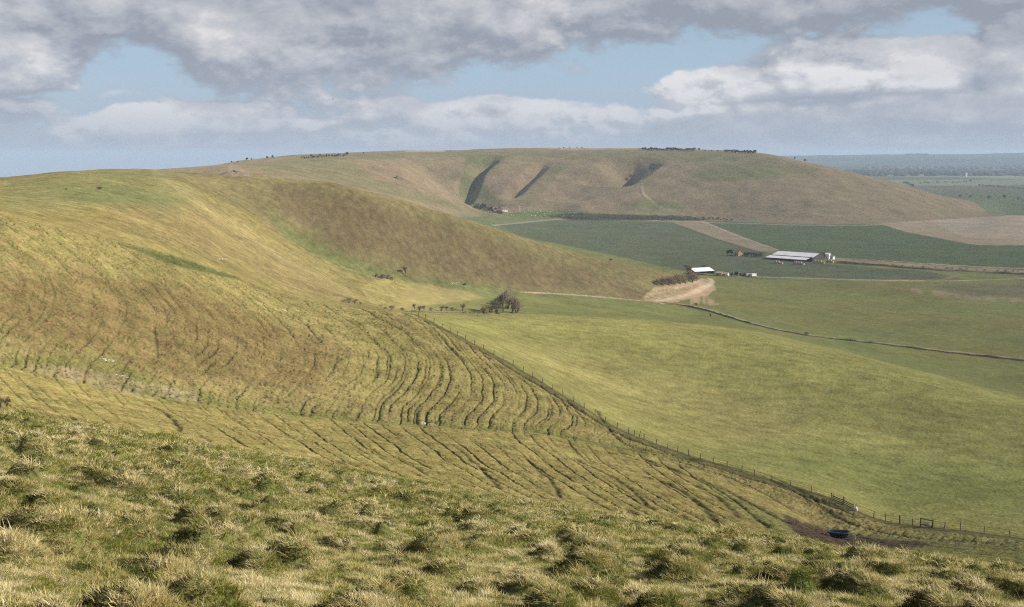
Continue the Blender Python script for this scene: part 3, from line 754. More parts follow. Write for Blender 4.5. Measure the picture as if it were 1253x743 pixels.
e = els.new(.72); e.color = (.66, .66, .685, 1)
# thin air near the horizon pales the lowest clouds
hz = wt.remap(V, 0.0, 1.3, 1, 0)
ccol = wt.mix(wt.math('MULTIPLY', hz, .75), cr.outputs[0], (.46, .52, .63))
skyc = wt('ShaderNodeMix', data_type='RGBA', blend_type='MULTIPLY'); skyc.inputs[0].default_value = 1
wt.l.new(sky.outputs[0], skyc.inputs[6]); skyc.inputs[7].default_value = (.085, .085, .085, 1)
# the clear air between the clouds, a little of the same pale veil in it
veil = wt.mix(wt.remap(V, 0, 2.0, .9, .6), skyc.outputs[2], wt.mix(wt.remap(V, .1, 1.1, 1, 0, True), (.46, .62, .80), (.45, .54, .68)))
cov2 = wt.math('MULTIPLY', cover, wt.remap(V, -.1, .5, .2, .93))
fin = wt.mix(cov2, veil, ccol)
# the rest of the sky dome carries a plainer broken cloud of the same tones
pn = wt.noise(gen, 3.0, 3, .55)
plain = wt.mix(wt.remap(pn, .42, .58, 0, 1, True), veil, (.50, .51, .55))
bg1 = wt('ShaderNodeBackground', {'Color': fin, 'Strength': .71}); bg2 = wt('ShaderNodeBackground', {'Color': plain, 'Strength': .71})
far_off = wt.math('MAXIMUM', wt.math('GREATER_THAN', V, 3.6), wt.math('GREATER_THAN', wt.math('ABSOLUTE', azn), .95))
mxs = wt('ShaderNodeMixShader', {0: far_off}); wt.l.new(bg1.outputs[0], mxs.inputs[1]); wt.l.new(bg2.outputs[0], mxs.inputs[2])
wo = wt('ShaderNodeOutputWorld'); wt.l.new(mxs.outputs[0], wo.inputs[0])
world.cycles.sampling_method = 'MANUAL'; world.cycles.sample_map_resolution = 512

# haze
hm = bpy.data.materials.new("haze"); hm.use_nodes = True; hm.node_tree.nodes.clear(); ht = NT(hm.node_tree)
pv = ht('ShaderNodeVolumePrincipled', {'Color': (.64, .79, 1.0, 1), 'Density': 7.6e-5, 'Anisotropy': 0.0})
ho = ht('ShaderNodeOutputMaterial'); ht.l.new(pv.outputs[0], ho.inputs['Volume'])
zb = float(Z.min()) - 6; zt = float(Z[D2 < 22000].max()) + 30
bx = 22600.0
v = [(sx * bx, sy * bx, z) for z in (zb, zt) for sx, sy in ((-1, -1), (1, -1), (1, 1), (-1, 1))]
f = [(3, 2, 1, 0), (4, 5, 6, 7), (0, 1, 5, 4), (1, 2, 6, 5), (2, 3, 7, 6), (3, 0, 4, 7)]
hme = bpy.data.meshes.new("haze"); hme.from_pydata(v, [], f); hme.materials.append(hm)
tag(link("haze", hme), kind="stuff")

scene.view_settings.view_transform = 'Standard'; scene.view_settings.look = 'None'
scene.view_settings.exposure = 0.40; scene.view_settings.gamma = 1.0
cy = scene.cycles
cy.use_denoising = False; cy.filter_width = 1.15; cy.sample_clamp_indirect = 3.0; cy.max_bounces = 4; cy.diffuse_bounces = 2; cy.transmission_bounces = 2; cy.volume_bounces = 0
cy.use_adaptive_sampling = False
cy.volume_max_steps = 64
# ------------------------------------------------------------------ grass near the camera
def blades_mesh(name, n, rad, h0, h1, w, lean, droop, mat, seed, segs=3, leanbias=(-.25, .05)):
    r = np.random.default_rng(seed)
    V = []; Fc = []; tone = []; along = []
    for k in range(n):
        a = r.uniform(0, 2 * math.pi); rr = rad * math.sqrt(r.uniform()); bx_, by_ = rr * math.cos(a), rr * math.sin(a)
        h = r.uniform(h0, h1) * (1 - .35 * rr / rad)
        da = a + r.normal(0, .9); l = lean * r.uniform(.3, 1.3)
        dx, dy = math.cos(da) * l + leanbias[0] * lean * 1.5, math.sin(da) * l + leanbias[1]
        wa = r.uniform(0, 2 * math.pi); wx, wy = math.cos(wa) * w / 2, math.sin(wa) * w / 2
        dr = droop * r.uniform(.4, 1.4); tn = r.uniform()
        base = len(V)
        for s in range(segs + 1):
            t = s / segs; ww = (1 - t * .85) * (1 if s < segs else .15)
            hx = bx_ + h * (dx * t + dx * dr * t * t); hy = by_ + h * (dy * t + dy * dr * t * t)
            hz = h * (t - dr * .55 * t * t) - .02
            V += [(hx - wx * ww, hy - wy * ww, hz), (hx + wx * ww, hy + wy * ww, hz)]
            tone += [tn, tn]; along += [t, t]
            if s: q_ = base + 2 * s; Fc += [q_ - 2, q_ - 1, q_ + 1, q_]
    me = new_mesh(name, np.array(V), np.array(Fc), 4, mat, False)
    for nm, vals in (("tone", tone), ("along", along)):
        me.attributes.new(nm, 'FLOAT', 'POINT').data.foreach_set("value", np.array(vals, np.float32))
    return me
GREENS = [(.085,.125,.020),(.17,.20,.032),(.31,.30,.065),(.48,.41,.15)]
STRAWS = [(.28,.26,.07),(.52,.43,.17),(.70,.58,.29),(.82,.72,.46)]
MG = blade_material("green_grass", GREENS, -.05); MS = blade_material("dry_grass", STRAWS, .0)
tufts = bpy.data.collections.new("grass_tufts")
def proto(name, me):
    o = bpy.data.objects.new(name, me); tufts.objects.link(o)
NG, NS = 4, 4
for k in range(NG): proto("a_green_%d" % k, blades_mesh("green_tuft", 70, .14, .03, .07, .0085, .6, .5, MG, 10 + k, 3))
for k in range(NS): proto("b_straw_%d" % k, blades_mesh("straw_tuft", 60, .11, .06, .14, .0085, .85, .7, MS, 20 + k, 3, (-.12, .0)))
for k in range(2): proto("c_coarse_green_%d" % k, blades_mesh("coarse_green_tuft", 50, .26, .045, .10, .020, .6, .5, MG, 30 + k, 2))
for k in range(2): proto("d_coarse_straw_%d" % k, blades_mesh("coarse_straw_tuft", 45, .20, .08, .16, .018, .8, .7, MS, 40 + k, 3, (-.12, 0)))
MD = blade_material("dark_thatch", [(.028,.030,.012),(.045,.045,.018),(.075,.06,.03),(.12,.09,.045)], -.1)  # dead thatch darkened so its colour carries the shade of the tussocks
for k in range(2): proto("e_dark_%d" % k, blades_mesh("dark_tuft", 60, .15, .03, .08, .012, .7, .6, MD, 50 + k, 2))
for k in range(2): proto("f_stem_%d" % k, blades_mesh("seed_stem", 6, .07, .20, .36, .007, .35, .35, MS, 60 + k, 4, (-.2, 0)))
def scatter(n, d0, d1, half):
    s = rng.uniform(math.log(d0), math.log(d1), n); a = rng.uniform(-half, half, n)
    return np.exp(s) * np.sin(a), np.exp(s) * np.cos(a), a, np.exp(s)
NN = 190000
gx_, gy_, ga, gd = scatter(NN, 5.5, 75, R(31))
# extra growth on the tussocks
mval = lookup(MOUND, ga, gd)
patch = fbm(gx_ / 2.4, gy_ / 2.4, 3)
lim = lookup(near, ga, gd) > .25
clump = perlin(gx_ / .33 + 3, gy_ / .33)
straw_p = np.clip(.34 + .55 * mval + .7 * patch + 1.3 * clump, .03, .95)
is_straw = rng.uniform(size=NN) < straw_p
keep = lim & (rng.uniform(size=NN) < np.where(is_straw, .75, .95))
gx_, gy_, ga, gd, mval, is_straw = [v[keep] for v in (gx_, gy_, ga, gd, mval, is_straw)]
n = len(gx_)
gz = ground_z(gx_, gy_)
coarse = gd > 24 + rng.uniform(-5, 5, n)
idx = np.where(coarse, np.where(is_straw, NG + NS + 2, NG + NS) + rng.integers(0, 2, n),
               np.where(is_straw, NG + rng.integers(0, NS, n), rng.integers(0, NG, n)))
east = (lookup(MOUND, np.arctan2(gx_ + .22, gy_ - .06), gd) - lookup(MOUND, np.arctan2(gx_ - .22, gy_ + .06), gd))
lee = (east > .22) & (rng.uniform(size=n) < .9)  # mound flank away from the sun, painted dark with shade-coloured tufts
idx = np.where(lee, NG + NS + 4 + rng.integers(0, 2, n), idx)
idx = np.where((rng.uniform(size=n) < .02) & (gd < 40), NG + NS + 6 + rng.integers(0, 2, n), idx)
scl = rng.uniform(.6, 1.25, n) * np.where(is_straw, .75 + .5 * mval, .8 + .4 * mval) * np.where(lee, .9, 1) * np.where(gd < 22, .68 + .32 * gd / 22, 1) * np.where(coarse, .75 + .25 * gd / 40, 1.0)
rot = np.zeros((n, 3), np.float32)
rot[:, 0] = rng.normal(0, .16, n); rot[:, 1] = -.05 + rng.normal(0, .22, n); rot[:, 2] = np.where(is_straw, rng.normal(0, .7, n), rng.uniform(0, 6.28, n))
pm = bpy.data.meshes.new("grass"); pm.vertices.add(n)
pm.vertices.foreach_set("co", np.stack([gx_, gy_, gz - .01], -1).astype(np.float32).ravel())
pm.attributes.new("g_rot", 'FLOAT_VECTOR', 'POINT').data.foreach_set("vector", rot.ravel())
pm.attributes.new("g_scl", 'FLOAT', 'POINT').data.foreach_set("value", scl.astype(np.float32))
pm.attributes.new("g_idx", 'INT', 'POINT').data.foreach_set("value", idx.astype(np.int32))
grass = tag(link("grass", pm), "tussocky mix of dry straw and green grass on the near slope", "grass", kind="stuff")
gg = bpy.data.node_groups.new("grass_scatter", 'GeometryNodeTree')
gg.interface.new_socket("Geometry", in_out='INPUT', socket_type='NodeSocketGeometry')
gg.interface.new_socket("Geometry", in_out='OUTPUT', socket_type='NodeSocketGeometry')
gt = NT(gg); gi = gt('NodeGroupInput'); go = gt('NodeGroupOutput')
def named(nm, ty):
    nd = gt('GeometryNodeInputNamedAttribute', data_type=ty); nd.inputs[0].default_value = nm
    return [o for o in nd.outputs if o.enabled][0]
ci = gt('GeometryNodeCollectionInfo', transform_space='RELATIVE'); ci.inputs[0].default_value = tufts
ci.inputs['Separate Children'].default_value = True; ci.inputs['Reset Children'].default_value = True
ip = gt('GeometryNodeInstanceOnPoints'); ip.inputs['Pick Instance'].default_value = True
gt.l.new(gi.outputs[0], ip.inputs['Points']); gt.l.new(ci.outputs[0], ip.inputs['Instance'])
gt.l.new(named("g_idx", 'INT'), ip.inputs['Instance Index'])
gt.l.new(named("g_rot", 'FLOAT_VECTOR'), ip.inputs['Rotation'])
gt.l.new(named("g_scl", 'FLOAT'), ip.inputs['Scale'])
gt.l.new(ip.outputs[0], go.inputs[0])
md = grass.modifiers.new("scatter", 'NODES'); md.node_group = gg
# ------------------------------------------------------------------ mesh collector
class MB:
    def __init__(s): s.v = []; s.f = []; s.m = []
    def box(s, c, size, rz=0.0, mi=0, top=1.0, tilt=(0, 0)):
        cx, cy, cz = c; sx, sy, sz = [k / 2 for k in size]; b = len(s.v)
        cr, sr = math.cos(rz), math.sin(rz)
        for dz in (-1, 1):
            k = 1 if dz < 0 else top
            for dx, dy in ((-1, -1), (1, -1), (1, 1), (-1, 1)):
                x, y = dx * sx * k, dy * sy * k
                s.v.append((cx + x * cr - y * sr + (tilt[0] * sz * 2 if dz > 0 else 0), cy + x * sr + y * cr + (tilt[1] * sz * 2 if dz > 0 else 0), cz + dz * sz))
        for q in ((3, 2, 1, 0), (4, 5, 6, 7), (0, 1, 5, 4), (1, 2, 6, 5), (2, 3, 7, 6), (3, 0, 4, 7)):
            s.f.append([b + i for i in q]); s.m.append(mi)
        return s
    def tube(s, pts, rad, n=5, mi=0, cap=True):
        pts = [np.array(p, float) for p in pts]; b = len(s.v)
        for i, p in enumerate(pts):
            d = pts[min(i + 1, len(pts) - 1)] - pts[max(i - 1, 0)]; d /= (np.linalg.norm(d) + 1e-9)
            u = np.cross(d, (0, 0, 1) if abs(d[2]) < .9 else (1, 0, 0)); u /= np.linalg.norm(u); w = np.cross(d, u)
            r = rad[i] if hasattr(rad, '__len__') else rad
            for k in range(n):
                a = 2 * math.pi * k / n; q = p + r * (math.cos(a) * u + math.sin(a) * w); s.v.append(tuple(q))
        for i in range(len(pts) - 1):
            for k in range(n):
                k2 = (k + 1) % n
                s.f.append([b + i * n + k, b + i * n + k2, b + (i + 1) * n + k2, b + (i + 1) * n + k]); s.m.append(mi)
        if cap:
            s.f.append([b + k for k in range(n)][::-1]); s.m.append(mi)
            s.f.append([b + (len(pts) - 1) * n + k for k in range(n)]); s.m.append(mi)
        return s
    def poly(s, pts, mi=0):
        b = len(s.v); s.v += [tuple(p) for p in pts]; s.f.append(list(range(b, b + len(pts)))); s.m.append(mi); return s
    def blob(s, c, r, seed=0, nu=9, nv=6, rough=.15, mi=0, flat=1.0):
        rr = random.Random(seed); b = len(s.v); ox, oy = rr.uniform(0, 50), rr.uniform(0, 50)
        for j in range(nv + 1):
            th = math.pi * j / nv
            for i in range(nu):
                ph = 2 * math.pi * i / nu
                n = 1 + rough * (float(perlin(np.array(ox + math.cos(ph) * 1.3 + j * .5), np.array(oy + math.sin(ph) * 1.3))) * 1.6 + rr.uniform(-.3, .3))
                s.v.append((c[0] + r[0] * n * math.sin(th) * math.cos(ph), c[1] + r[1] * n * math.sin(th) * math.sin(ph), c[2] + r[2] * n * math.cos(th)))
        for j in range(nv):
            for i in range(nu):
                i2 = (i + 1) % nu
                s.f.append([b + j * nu + i, b + (j + 1) * nu + i, b + (j + 1) * nu + i2, b + j * nu + i2]); s.m.append(mi)
        return s
    def mesh(s, name, mats, smooth=False):
        me = bpy.data.meshes.new(name); me.from_pydata(s.v, [], s.f)
        for m in (mats if isinstance(mats, (list, tuple)) else [mats]): me.materials.append(m)
        me.polygons.foreach_set("material_index", s.m)
        if smooth: me.polygons.foreach_set("use_smooth", [True] * len(me.polygons))
        me.update(); return me
    def build(s, name, mats, parent=None, smooth=False): return link(name, s.mesh(name, mats, smooth), parent)
def thing(name, loc, label, cat, group=None, rz=0.0, scale=1.0):
    o = bpy.data.objects.new(name, None); COL.objects.link(o); o.location = loc; o.rotation_euler = (0, 0, rz)
    o.scale = (scale,) * 3 if not hasattr(scale, '__len__') else scale
    o.empty_display_size = .2
    return tag(o, label, cat, group)
def copy_thing(src, loc, rz, scale, label, group=None):
    o = src.copy(); COL.objects.link(o); o.location = loc; o.rotation_euler = (0, 0, rz); o.scale = (scale,) * 3 if not hasattr(scale, '__len__') else scale
    o["label"] = label
    if group: o["group"] = group
    elif "group" in o: del o["group"]
    for ch in KIDS.get(src.name, []):
        c = ch.copy(); COL.objects.link(c); c.parent = o
        for g in KIDS.get(ch.name, []):
            d = g.copy(); COL.objects.link(d); d.parent = c
    return o
KIDS = {}

M_POST = simple("weathered_post", (.10, .08, .06), .9, 9, .4)
M_WIRE = simple("rusty_wire", (.09, .08, .07), .6, 3, .2, metal=.4)
M_CHALK = simple("chalk", (.50, .45, .37), .95, 3, .18, bump=.5)
M_SPOIL = simple("chalky_spoil", (.20, .155, .115), .95, .35, .35, bump=.4)
M_BLUE = simple("dark_blue_plastic", (.014, .022, .038), .45, 5, .3)
M_RIM = simple("faded_blue_rim", (.03, .06, .10), .5, 5, .3)
M_BRICK = simple("orange_brick", (.36, .205, .12), .9, 1.5, .2)
M_WHITE = simple("whitewash", (.62, .60, .55), .85, .8, .15)
M_ROOF = simple("pale_sheet_roof", (.56, .54, .55), .6, .25, .12)
M_ROOFW = simple("white_sheet_roof", (.72, .75, .78), .5, .25, .08)
M_DARK = simple("dark_boarding", (.045, .038, .032), .9, .8, .3)
M_TILE = simple("brown_tile", (.17, .11, .08), .9, .8, .25)
M_RED = simple("red_tile", (.20, .12, .09), .9, .8, .25)
M_BALE = simple("straw_bales", (.36, .29, .19), .95, 1.2, .3)
M_WOOL = simple("wool", (.62, .58, .50), .95, 8, .12)
M_FACE = simple("sheep_face", (.10, .09, .08), .9, 8, .2)
M_BARK = simple("bark", (.10, .080, .062), .95, 3, .3)
M_TWIG = simple("bare_twigs_brown", (.24, .175, .115), .95, .35, .35)
M_TWIGP = simple("bare_twigs_purple", (.24, .175, .135), .95, .35, .3)
M_REDB = simple("reddish_bare_wood", (.15, .10, .085), .95, .3, .35)
M_TWIGD = simple("dark_scrub", (.10, .085, .055), .95, .35, .35)
M_EVER = simple("dark_evergreen", (.030, .042, .022), .95, .3, .4)
M_STEM = simple("dead_stem", (.26, .20, .13), .9, 12, .3)
M_GREY = simple("grey_sheet", (.22, .23, .25), .6, .4, .2)
M_BIRD = simple("dark_feathers", (.03, .028, .026), .9, 8, .3)

# ------------------------------------------------------------------ trees and shrubs
def tree_meshes(seed, kind, lod):
    """unit-height tree: kind bare / shrub / ever ; returns (trunk mesh, crown mesh builders)"""
    r = random.Random(seed); T = MB(); K = MB()
    if kind == 'bare': th, cx_, cz, rw, rh = .26, 0, .60, .40, .42
    elif kind == 'shrub': th, cx_, cz, rw, rh = .07, 0, .45, .58, .52
    else: th, cx_, cz, rw, rh = .14, 0, .55, .45, .45
    lean = r.uniform(-.05, .05)
    T.tube([(0, 0, -.05), (lean * .4, 0, th * .6), (lean, 0, th)], [.035, .028, .024], 6)
    tips = []
    if kind == 'shrub': nl = 9
    else: nl = 8
    lobes = [(r.uniform(-.5, .5) * rw, r.uniform(-.5, .5) * rw, cz + r.uniform(-.35, .4) * rh, r.uniform(.38, .62)) for _ in range(6)]
    for k in range(nl):
        lx, ly, lz, lr = lobes[k % 6]
        a = r.uniform(0, 6.28); e = r.uniform(.3, .9)
        end = (lx + lr * rw * .5 * math.cos(a), ly + lr * rw * .5 * math.sin(a), lz + r.uniform(-.1, .25) * rh)
        mid = tuple((lean, 0, th)[i] * .5 + end[i] * .5 + r.uniform(-.03, .03) for i in range(3))
        st_ = (lean, 0, th * r.uniform(.6, 1.0)) if kind != 'shrub' else (r.uniform(-.1, .1), r.uniform(-.1, .1), -.02)
        T.tube([st_, mid, end], [.02, .012, .006], 4)
        tips.append((mid, end))
    ntw = {0: 900, 1: 620, 2: 130}[lod]; w0 = {0: .0042, 1: .0075, 2: .022}[lod]
    for k in range(ntw):
        lx, ly, lz, lr = lobes[r.randrange(6)]
        # point on / in a lobe, biased outward
        a = r.uniform(0, 6.28); ct = r.uniform(-.75, 1); st2 = math.sqrt(1 - ct * ct); q = (r.uniform(.15, 1)) ** .5
        p1 = (lx + lr * rw * q * st2 * math.cos(a), ly + lr * rw * q * st2 * math.sin(a), lz + lr * rh * q * ct)
        if p1[2] < .02: p1 = (p1[0], p1[1], .02 + r.uniform(0, .1))
        if kind == 'ever':
            s_ = {0: .022, 1: .05, 2: .10}[lod] * r.uniform(.6, 1.3)
            for m in range(2):
                ax = np.array([r.gauss(0, 1) for _ in range(3)]); ax /= np.linalg.norm(ax); bx_ = np.cross(ax, (r.gauss(0, 1), r.gauss(0, 1), 1)); bx_ /= np.linalg.norm(bx_)
                c = np.array(p1) + np.array([r.gauss(0, .02) for _ in range(3)])
                K.poly([c - ax * s_, c + bx_ * s_ * .7, c + ax * s_, c - bx_ * s_ * .7])
            continue
        mid, end = tips[r.randrange(len(tips))] if r.random() < .25 else (None, (lx, ly, lz))
        L = np.array(p1) - np.array(end); p0 = np.array(p1) - L * r.uniform(.25, .7)
        u = np.cross(L, (r.gauss(0, 1), r.gauss(0, 1), r.gauss(0, 1))); nrm = np.linalg.norm(u)
        if nrm < 1e-6: continue
        u = u / nrm * w0
        K.poly([p0 - u, p0 + u, np.array(p1) + u * .25, np.array(p1) - u * .25])
        for m in range(2):    # side twigs
            t = r.uniform(.3, .9); c = p0 + (np.array(p1) - p0) * t
            e2 = c + np.array([r.gauss(0, .035), r.gauss(0, .035), abs(r.gauss(0, .045))]) * (1.3 if lod else 1)
            K.poly([c - u * .5, c + u * .5, e2])
    return T, K
PROTO = {}
def tree_proto(kind, lod, twig, v):
    key = (kind, lod, twig.name, v)
    if key not in PROTO:
        T, K = tree_meshes(hash_seed(key), kind, lod)
        PROTO[key] = (T.mesh("trunk", M_BARK), K.mesh("crown", twig)) if lod < 2 else merge_tree(T, K, twig)
    return PROTO[key]
def hash_seed(key): return sum(ord(c) * (i + 3) for i, c in enumerate(str(key)))
def merge_tree(T, K, twig):
    b = len(T.v); T.v += K.v; T.f += [[i + b for i in f] for f in K.f]; T.m += [1] * len(K.f)
    return T.mesh("tree", [M_BARK, twig])
FIRST = {}
def plant(px, py, dmin, dmax, hpx, kind, twig, label, name, cat, group=None, lod=None, wide=1.0, sink=.0, v=None):
    x, y, z, D = hit(px, py, dmin, dmax)
    h = hpx * D / 1343.0
    lod = lod if lod is not None else (0 if D < 500 else 1 if D < 1500 else 2)
    v = v if v is not None else random.randrange(3)
    pr = tree_proto(kind, lod, twig, v)
    rz = random.uniform(0, 6.28); sc = (h * wide, h * wide, h)
    loc = (x, y, z - sink * h)
    if lod == 2:
        o = link(name, pr, None, loc); o.rotation_euler = (0, 0, rz); o.scale = sc
        return tag(o, label, cat, group)
    key = (kind, lod, twig.name, v, name)
    if key not in FIRST:
        o = thing(name, loc, label, cat, group, rz, sc)
        KIDS[o.name] = [link("trunk", pr[0], o), link("crown", pr[1], o)]
        FIRST[key] = o; return o
    return copy_thing(FIRST[key], loc, rz, sc, label, group)
def row(n, p0, p1, dmin, dmax, h0, h1, kind, twig, label, name, cat, group, jy=0.0, wide=1.0, lod=None, sink=.0):
    for k in range(n):
        t = (k + random.uniform(.15, .85)) / n
        plant(p0[0] + (p1[0] - p0[0]) * t, p0[1] + (p1[1] - p0[1]) * t + random.uniform(-jy, jy), dmin, dmax, random.uniform(h0, h1), kind, twig, label, name, cat, group, wide=wide, lod=lod, sink=sink)
# skyline of the far scarp
row(26, (786,184.6),(850,185.4), 2300, 2900, 2.6, 5.2, 'ever', M_TWIGD, "dark tree in the long belt on top of the far scarp above the steep combe", "skyline_tree", "tree", "tree belt above the dark combe", .5, 1.2)
row(15, (886,186.4),(924,188.6), 2200, 2900, 3.2, 5.6, 'ever', M_EVER, "very dark evergreen in the clump at the right end of the far summit", "evergreen_tree", "tree", "evergreen clump on the right end of the summit", .4, 1.2)
row(20, (368,194.4),(424,191.2), 1700, 2600, 2.5, 4.8, 'ever', M_REDB, "bare purplish tree in the belt along the left skyline of the scarp", "bare_tree", "tree", "bare tree belt on the left skyline", .8, 1.0)
for (px, py, h, lb) in [(302,196.6,4.0,"leftmost of the four small trees dotted on the left skyline"),(308,196,2.6,"tiny bush second from the left on the left skyline"),(327,194.2,3.4,"small dark tree third from left on the left skyline"),(334,193.6,4.2,"rounded small tree just right of its close neighbour on the left skyline"),
                        (283,199.4,2.8,"small dark bush just behind the top of the spoil heap"),(291,199,2.4,"lower bush behind the right side of the spoil heap"),(425,190.5,5,"round tree standing alone at the right end of the bare skyline belt"),(445,188.6,2.6,"small flat bush on the skyline right of the bare belt"),
                        (855,184.6,3.4,"upright narrow tree between the two skyline clumps"),(863,185.2,2.2,"low bush halfway between the two skyline clumps"),(871,185.6,2.2,"low bush just left of the evergreen clump"),(878,185.9,2.4,"low bush touching the left of the evergreen clump"),
                        (972,194.8,3.2,"low dark bush on the sloping skyline right of the summit"),(985,197.6,3.6,"small round bush furthest down the sloping skyline")]:
    plant(px, py, 1600, 2900, h, 'ever', M_TWIGD, lb, "skyline_bush", "bush", wide=1.1)
for k, px in enumerate((684, 690, 697, 706, 712)): plant(px, 181.9, 2300, 3000, random.uniform(1.6, 2.6), 'ever', M_TWIGD, "tiny dark bush in the middle of the flat skyline", "skyline_bush", "bush", "bushes in the middle of the flat skyline")
plant(797,207.5,1900,2500,6,'ever',M_TWIGD,"dark tree beside the bend of the chalk track on the scarp","track_tree","tree")
plant(799,203.5,1900,2500,4,'ever',M_TWIGD,"smaller dark tree uphill of the bend in the chalk track","track_tree","tree")
# foot of the scarp
row(12, (861,268.6),(899,270), 1500, 2100, 2.4, 5, 'shrub', M_TWIGD, "dark leafless shrub in the thicket at the corner of the tan strip below the scarp", "thicket_shrub", "shrub", "thicket at the foot of the scarp", .5, 1.3)
row(34, (676,266.4),(858,269), 1500, 2100, 1.6, 3.0, 'shrub', M_TWIGD, "low dark scrub on the long bank at the foot of the scarp", "bank_scrub", "shrub", "scrub along the bank below the scarp", .9, 2.2)
row(18, (580,253.5),(616,261), 1400, 2300, 3.5, 6.5, 'ever', M_REDB, "bare purplish tree in the little wood around the hamlet under the combes", "hamlet_tree", "tree", "bare trees around the hamlet", 2.2, 1.1)
row(5, (578,250),(592,254), 1400, 2300, 2, 3.5, 'ever', M_TWIGD, "dark shrub at the upper left of the hamlet", "hamlet_shrub", "shrub", "dark shrubs above the hamlet", 1, 1.2)

# copses of the middle distance
CP_ = "leafless brown shrub in the thicket on the nose of the spur above the chalk bank"
for (px, py, h) in [(803,348.5,10),(810,348.8,13),(818,348.5,14),(825,348,14),(832,347.6,15),(839,346.8,16),(846,345,16),(851,343,14),(814,345,10),(829,343.5,12),(843,341,15)]:
    plant(px, py, 650, 1050, h, 'shrub', M_TWIG, CP_, "bare_shrub", "shrub", "thicket on the nose of the spur", wide=1.25, sink=.12)
plant(842,338,700,1100,16,'bare',M_TWIG,"tallest bare tree at the back of the thicket on the spur nose","bare_tree","tree", wide=1.1)
plant(862,333.5,960,1300,11,'bare',M_TWIGP,"pinkish bare tree rising behind the small white-roofed barn","bare_tree","tree", wide=1.2)
for (px, py, h, w, tw, lb) in [(616,383,33,.75,M_TWIGP,"tallest purplish bare tree of the dark copse in the hollow"),(627,383.5,26,.8,M_TWIGP,"broad bare tree on the right edge of the copse in the hollow"),(621,378,24,.8,M_TWIG,"bare tree at the back of the copse in the hollow"),
                           (608,383,20,.9,M_TWIGD,"dark shrubby tree on the left front of the copse in the hollow"),(600,383,13,1.0,M_TWIGD,"low dark shrub left of the hollow copse"),(592,382.5,10,1.0,M_TWIG,"low brown shrub furthest left of the hollow copse"),(612,374,16,.9,M_TWIGD,"dark shrub behind the hollow copse towards the lane")]:
    plant(px, py, 480, 760, h, 'shrub' if h < 30 else 'bare', tw, lb, "bare_tree" if h > 18 else "bare_shrub", "tree" if h > 18 else "shrub", wide=w * 1.15)
plant(632,382.8,480,760,20,'shrub',M_TWIGP,"rounded purplish shrub closing the right end of the hollow copse","bare_shrub","shrub",wide=1.0)
for px, py, h, w_, kd in [(462,379.2,8,1.5,'shrub'),(473,379.4,5,1.8,'shrub'),(479,379.4,8,1.2,'shrub'),(493,380,5,1.6,'shrub'),(507,380.4,10,1.0,'bare'),(513,380.5,8,1.3,'shrub'),(519,380.5,9,1.1,'bare'),(527,380.5,5,1.7,'shrub'),(540,380.6,9,1.2,'shrub'),(546,380.6,8,1.3,'bare'),(554,380.6,6,1.6,'shrub')]:
    plant(px, py, 430, 640, h, kd, M_TWIG, "thin leafless hedge shrub in the gappy row below the yellow knoll", "hedge_shrub", "shrub", "gappy hedge row below the knoll", wide=w_, lod=1)
plant(566,380.6,430,680,12,'shrub',M_TWIG,"round brown bush alone at the right end of the gappy hedge row","round_bush","bush",wide=.8)
plant(496,337.5,560,760,13,'bare',M_TWIG,"small bare tree standing alone at the top of the yellow knoll","bare_tree","tree",wide=1.0)
for (px, py, h) in [(460,339.5,6),(467,341,8),(474,341.5,7),(480,342.5,5)]: plant(px, py, 520, 760, h, 'shrub', M_TWIGP, "greyish low scrub where the green combe meets the knoll", "grey_scrub", "shrub", "low scrub above the knoll", wide=1.4)
for (px, py, h) in [(420,370,5),(427,370.5,8),(434,371.5,7),(441,372.5,5)]: plant(px, py, 400, 640, h, 'shrub', M_TWIGP, "purplish scrub behind the top of the wire fence spur", "purple_scrub", "shrub", "scrub behind the spur crest", wide=1.4)
plant(569,349.6,560,800,3.2,'ever',M_TWIGD,"very dark bramble clump beside the lane under the brown slope","bramble","shrub",wide=1.6)
plant(852,374.5,640,900,4,'ever',M_TWIGD,"dark bramble in the pale rubble beside the track bend","bramble","shrub",wide=1.2)
plant(869,388,640,900,6,'shrub',M_TWIGD,"small dark bush on the nearer stretch of the field track","track_bush","bush",wide=.7)
plant(987,410.5,600,900,4.5,'shrub',M_TWIGD,"low dark bush midway along the field track","track_bush","bush",wide=1.6)
plant(1047,555.5,200,420,1.8,'ever',M_TWIGD,"tiny weed clump in the middle of the smooth pasture","weed_clump","plant",wide=1.6, lod=1)
plant(747,315.6,780,1000,2.5,'ever',M_TWIGD,"dark scrap of gorse on the crest of the brown spur","gorse","shrub",wide=3, lod=1)
plant(0.5,503,70,120,16,'bare',M_TWIGD,"small leafless thorn bush at the left edge of the tussocky slope","thorn_bush","bush",wide=1.0, lod=0)
plant(9,502,70,120,17,'bare',M_TWIGD,"taller leafless thorn sapling beside the left edge thorn bush","thorn_bush","bush",wide=.8, lod=0, v=2)
plant(122,232.5,380,660,3.4,'ever',M_TWIGD,"low dark bush at the foot of two thin bare saplings on the plateau","plateau_bush","bush",wide=1.8, lod=1)
plant(81,232,380,660,1.6,'ever',M_TWIGD,"faint weed tuft left of the thin saplings","plateau_bush","bush",wide=2.4, lod=1)
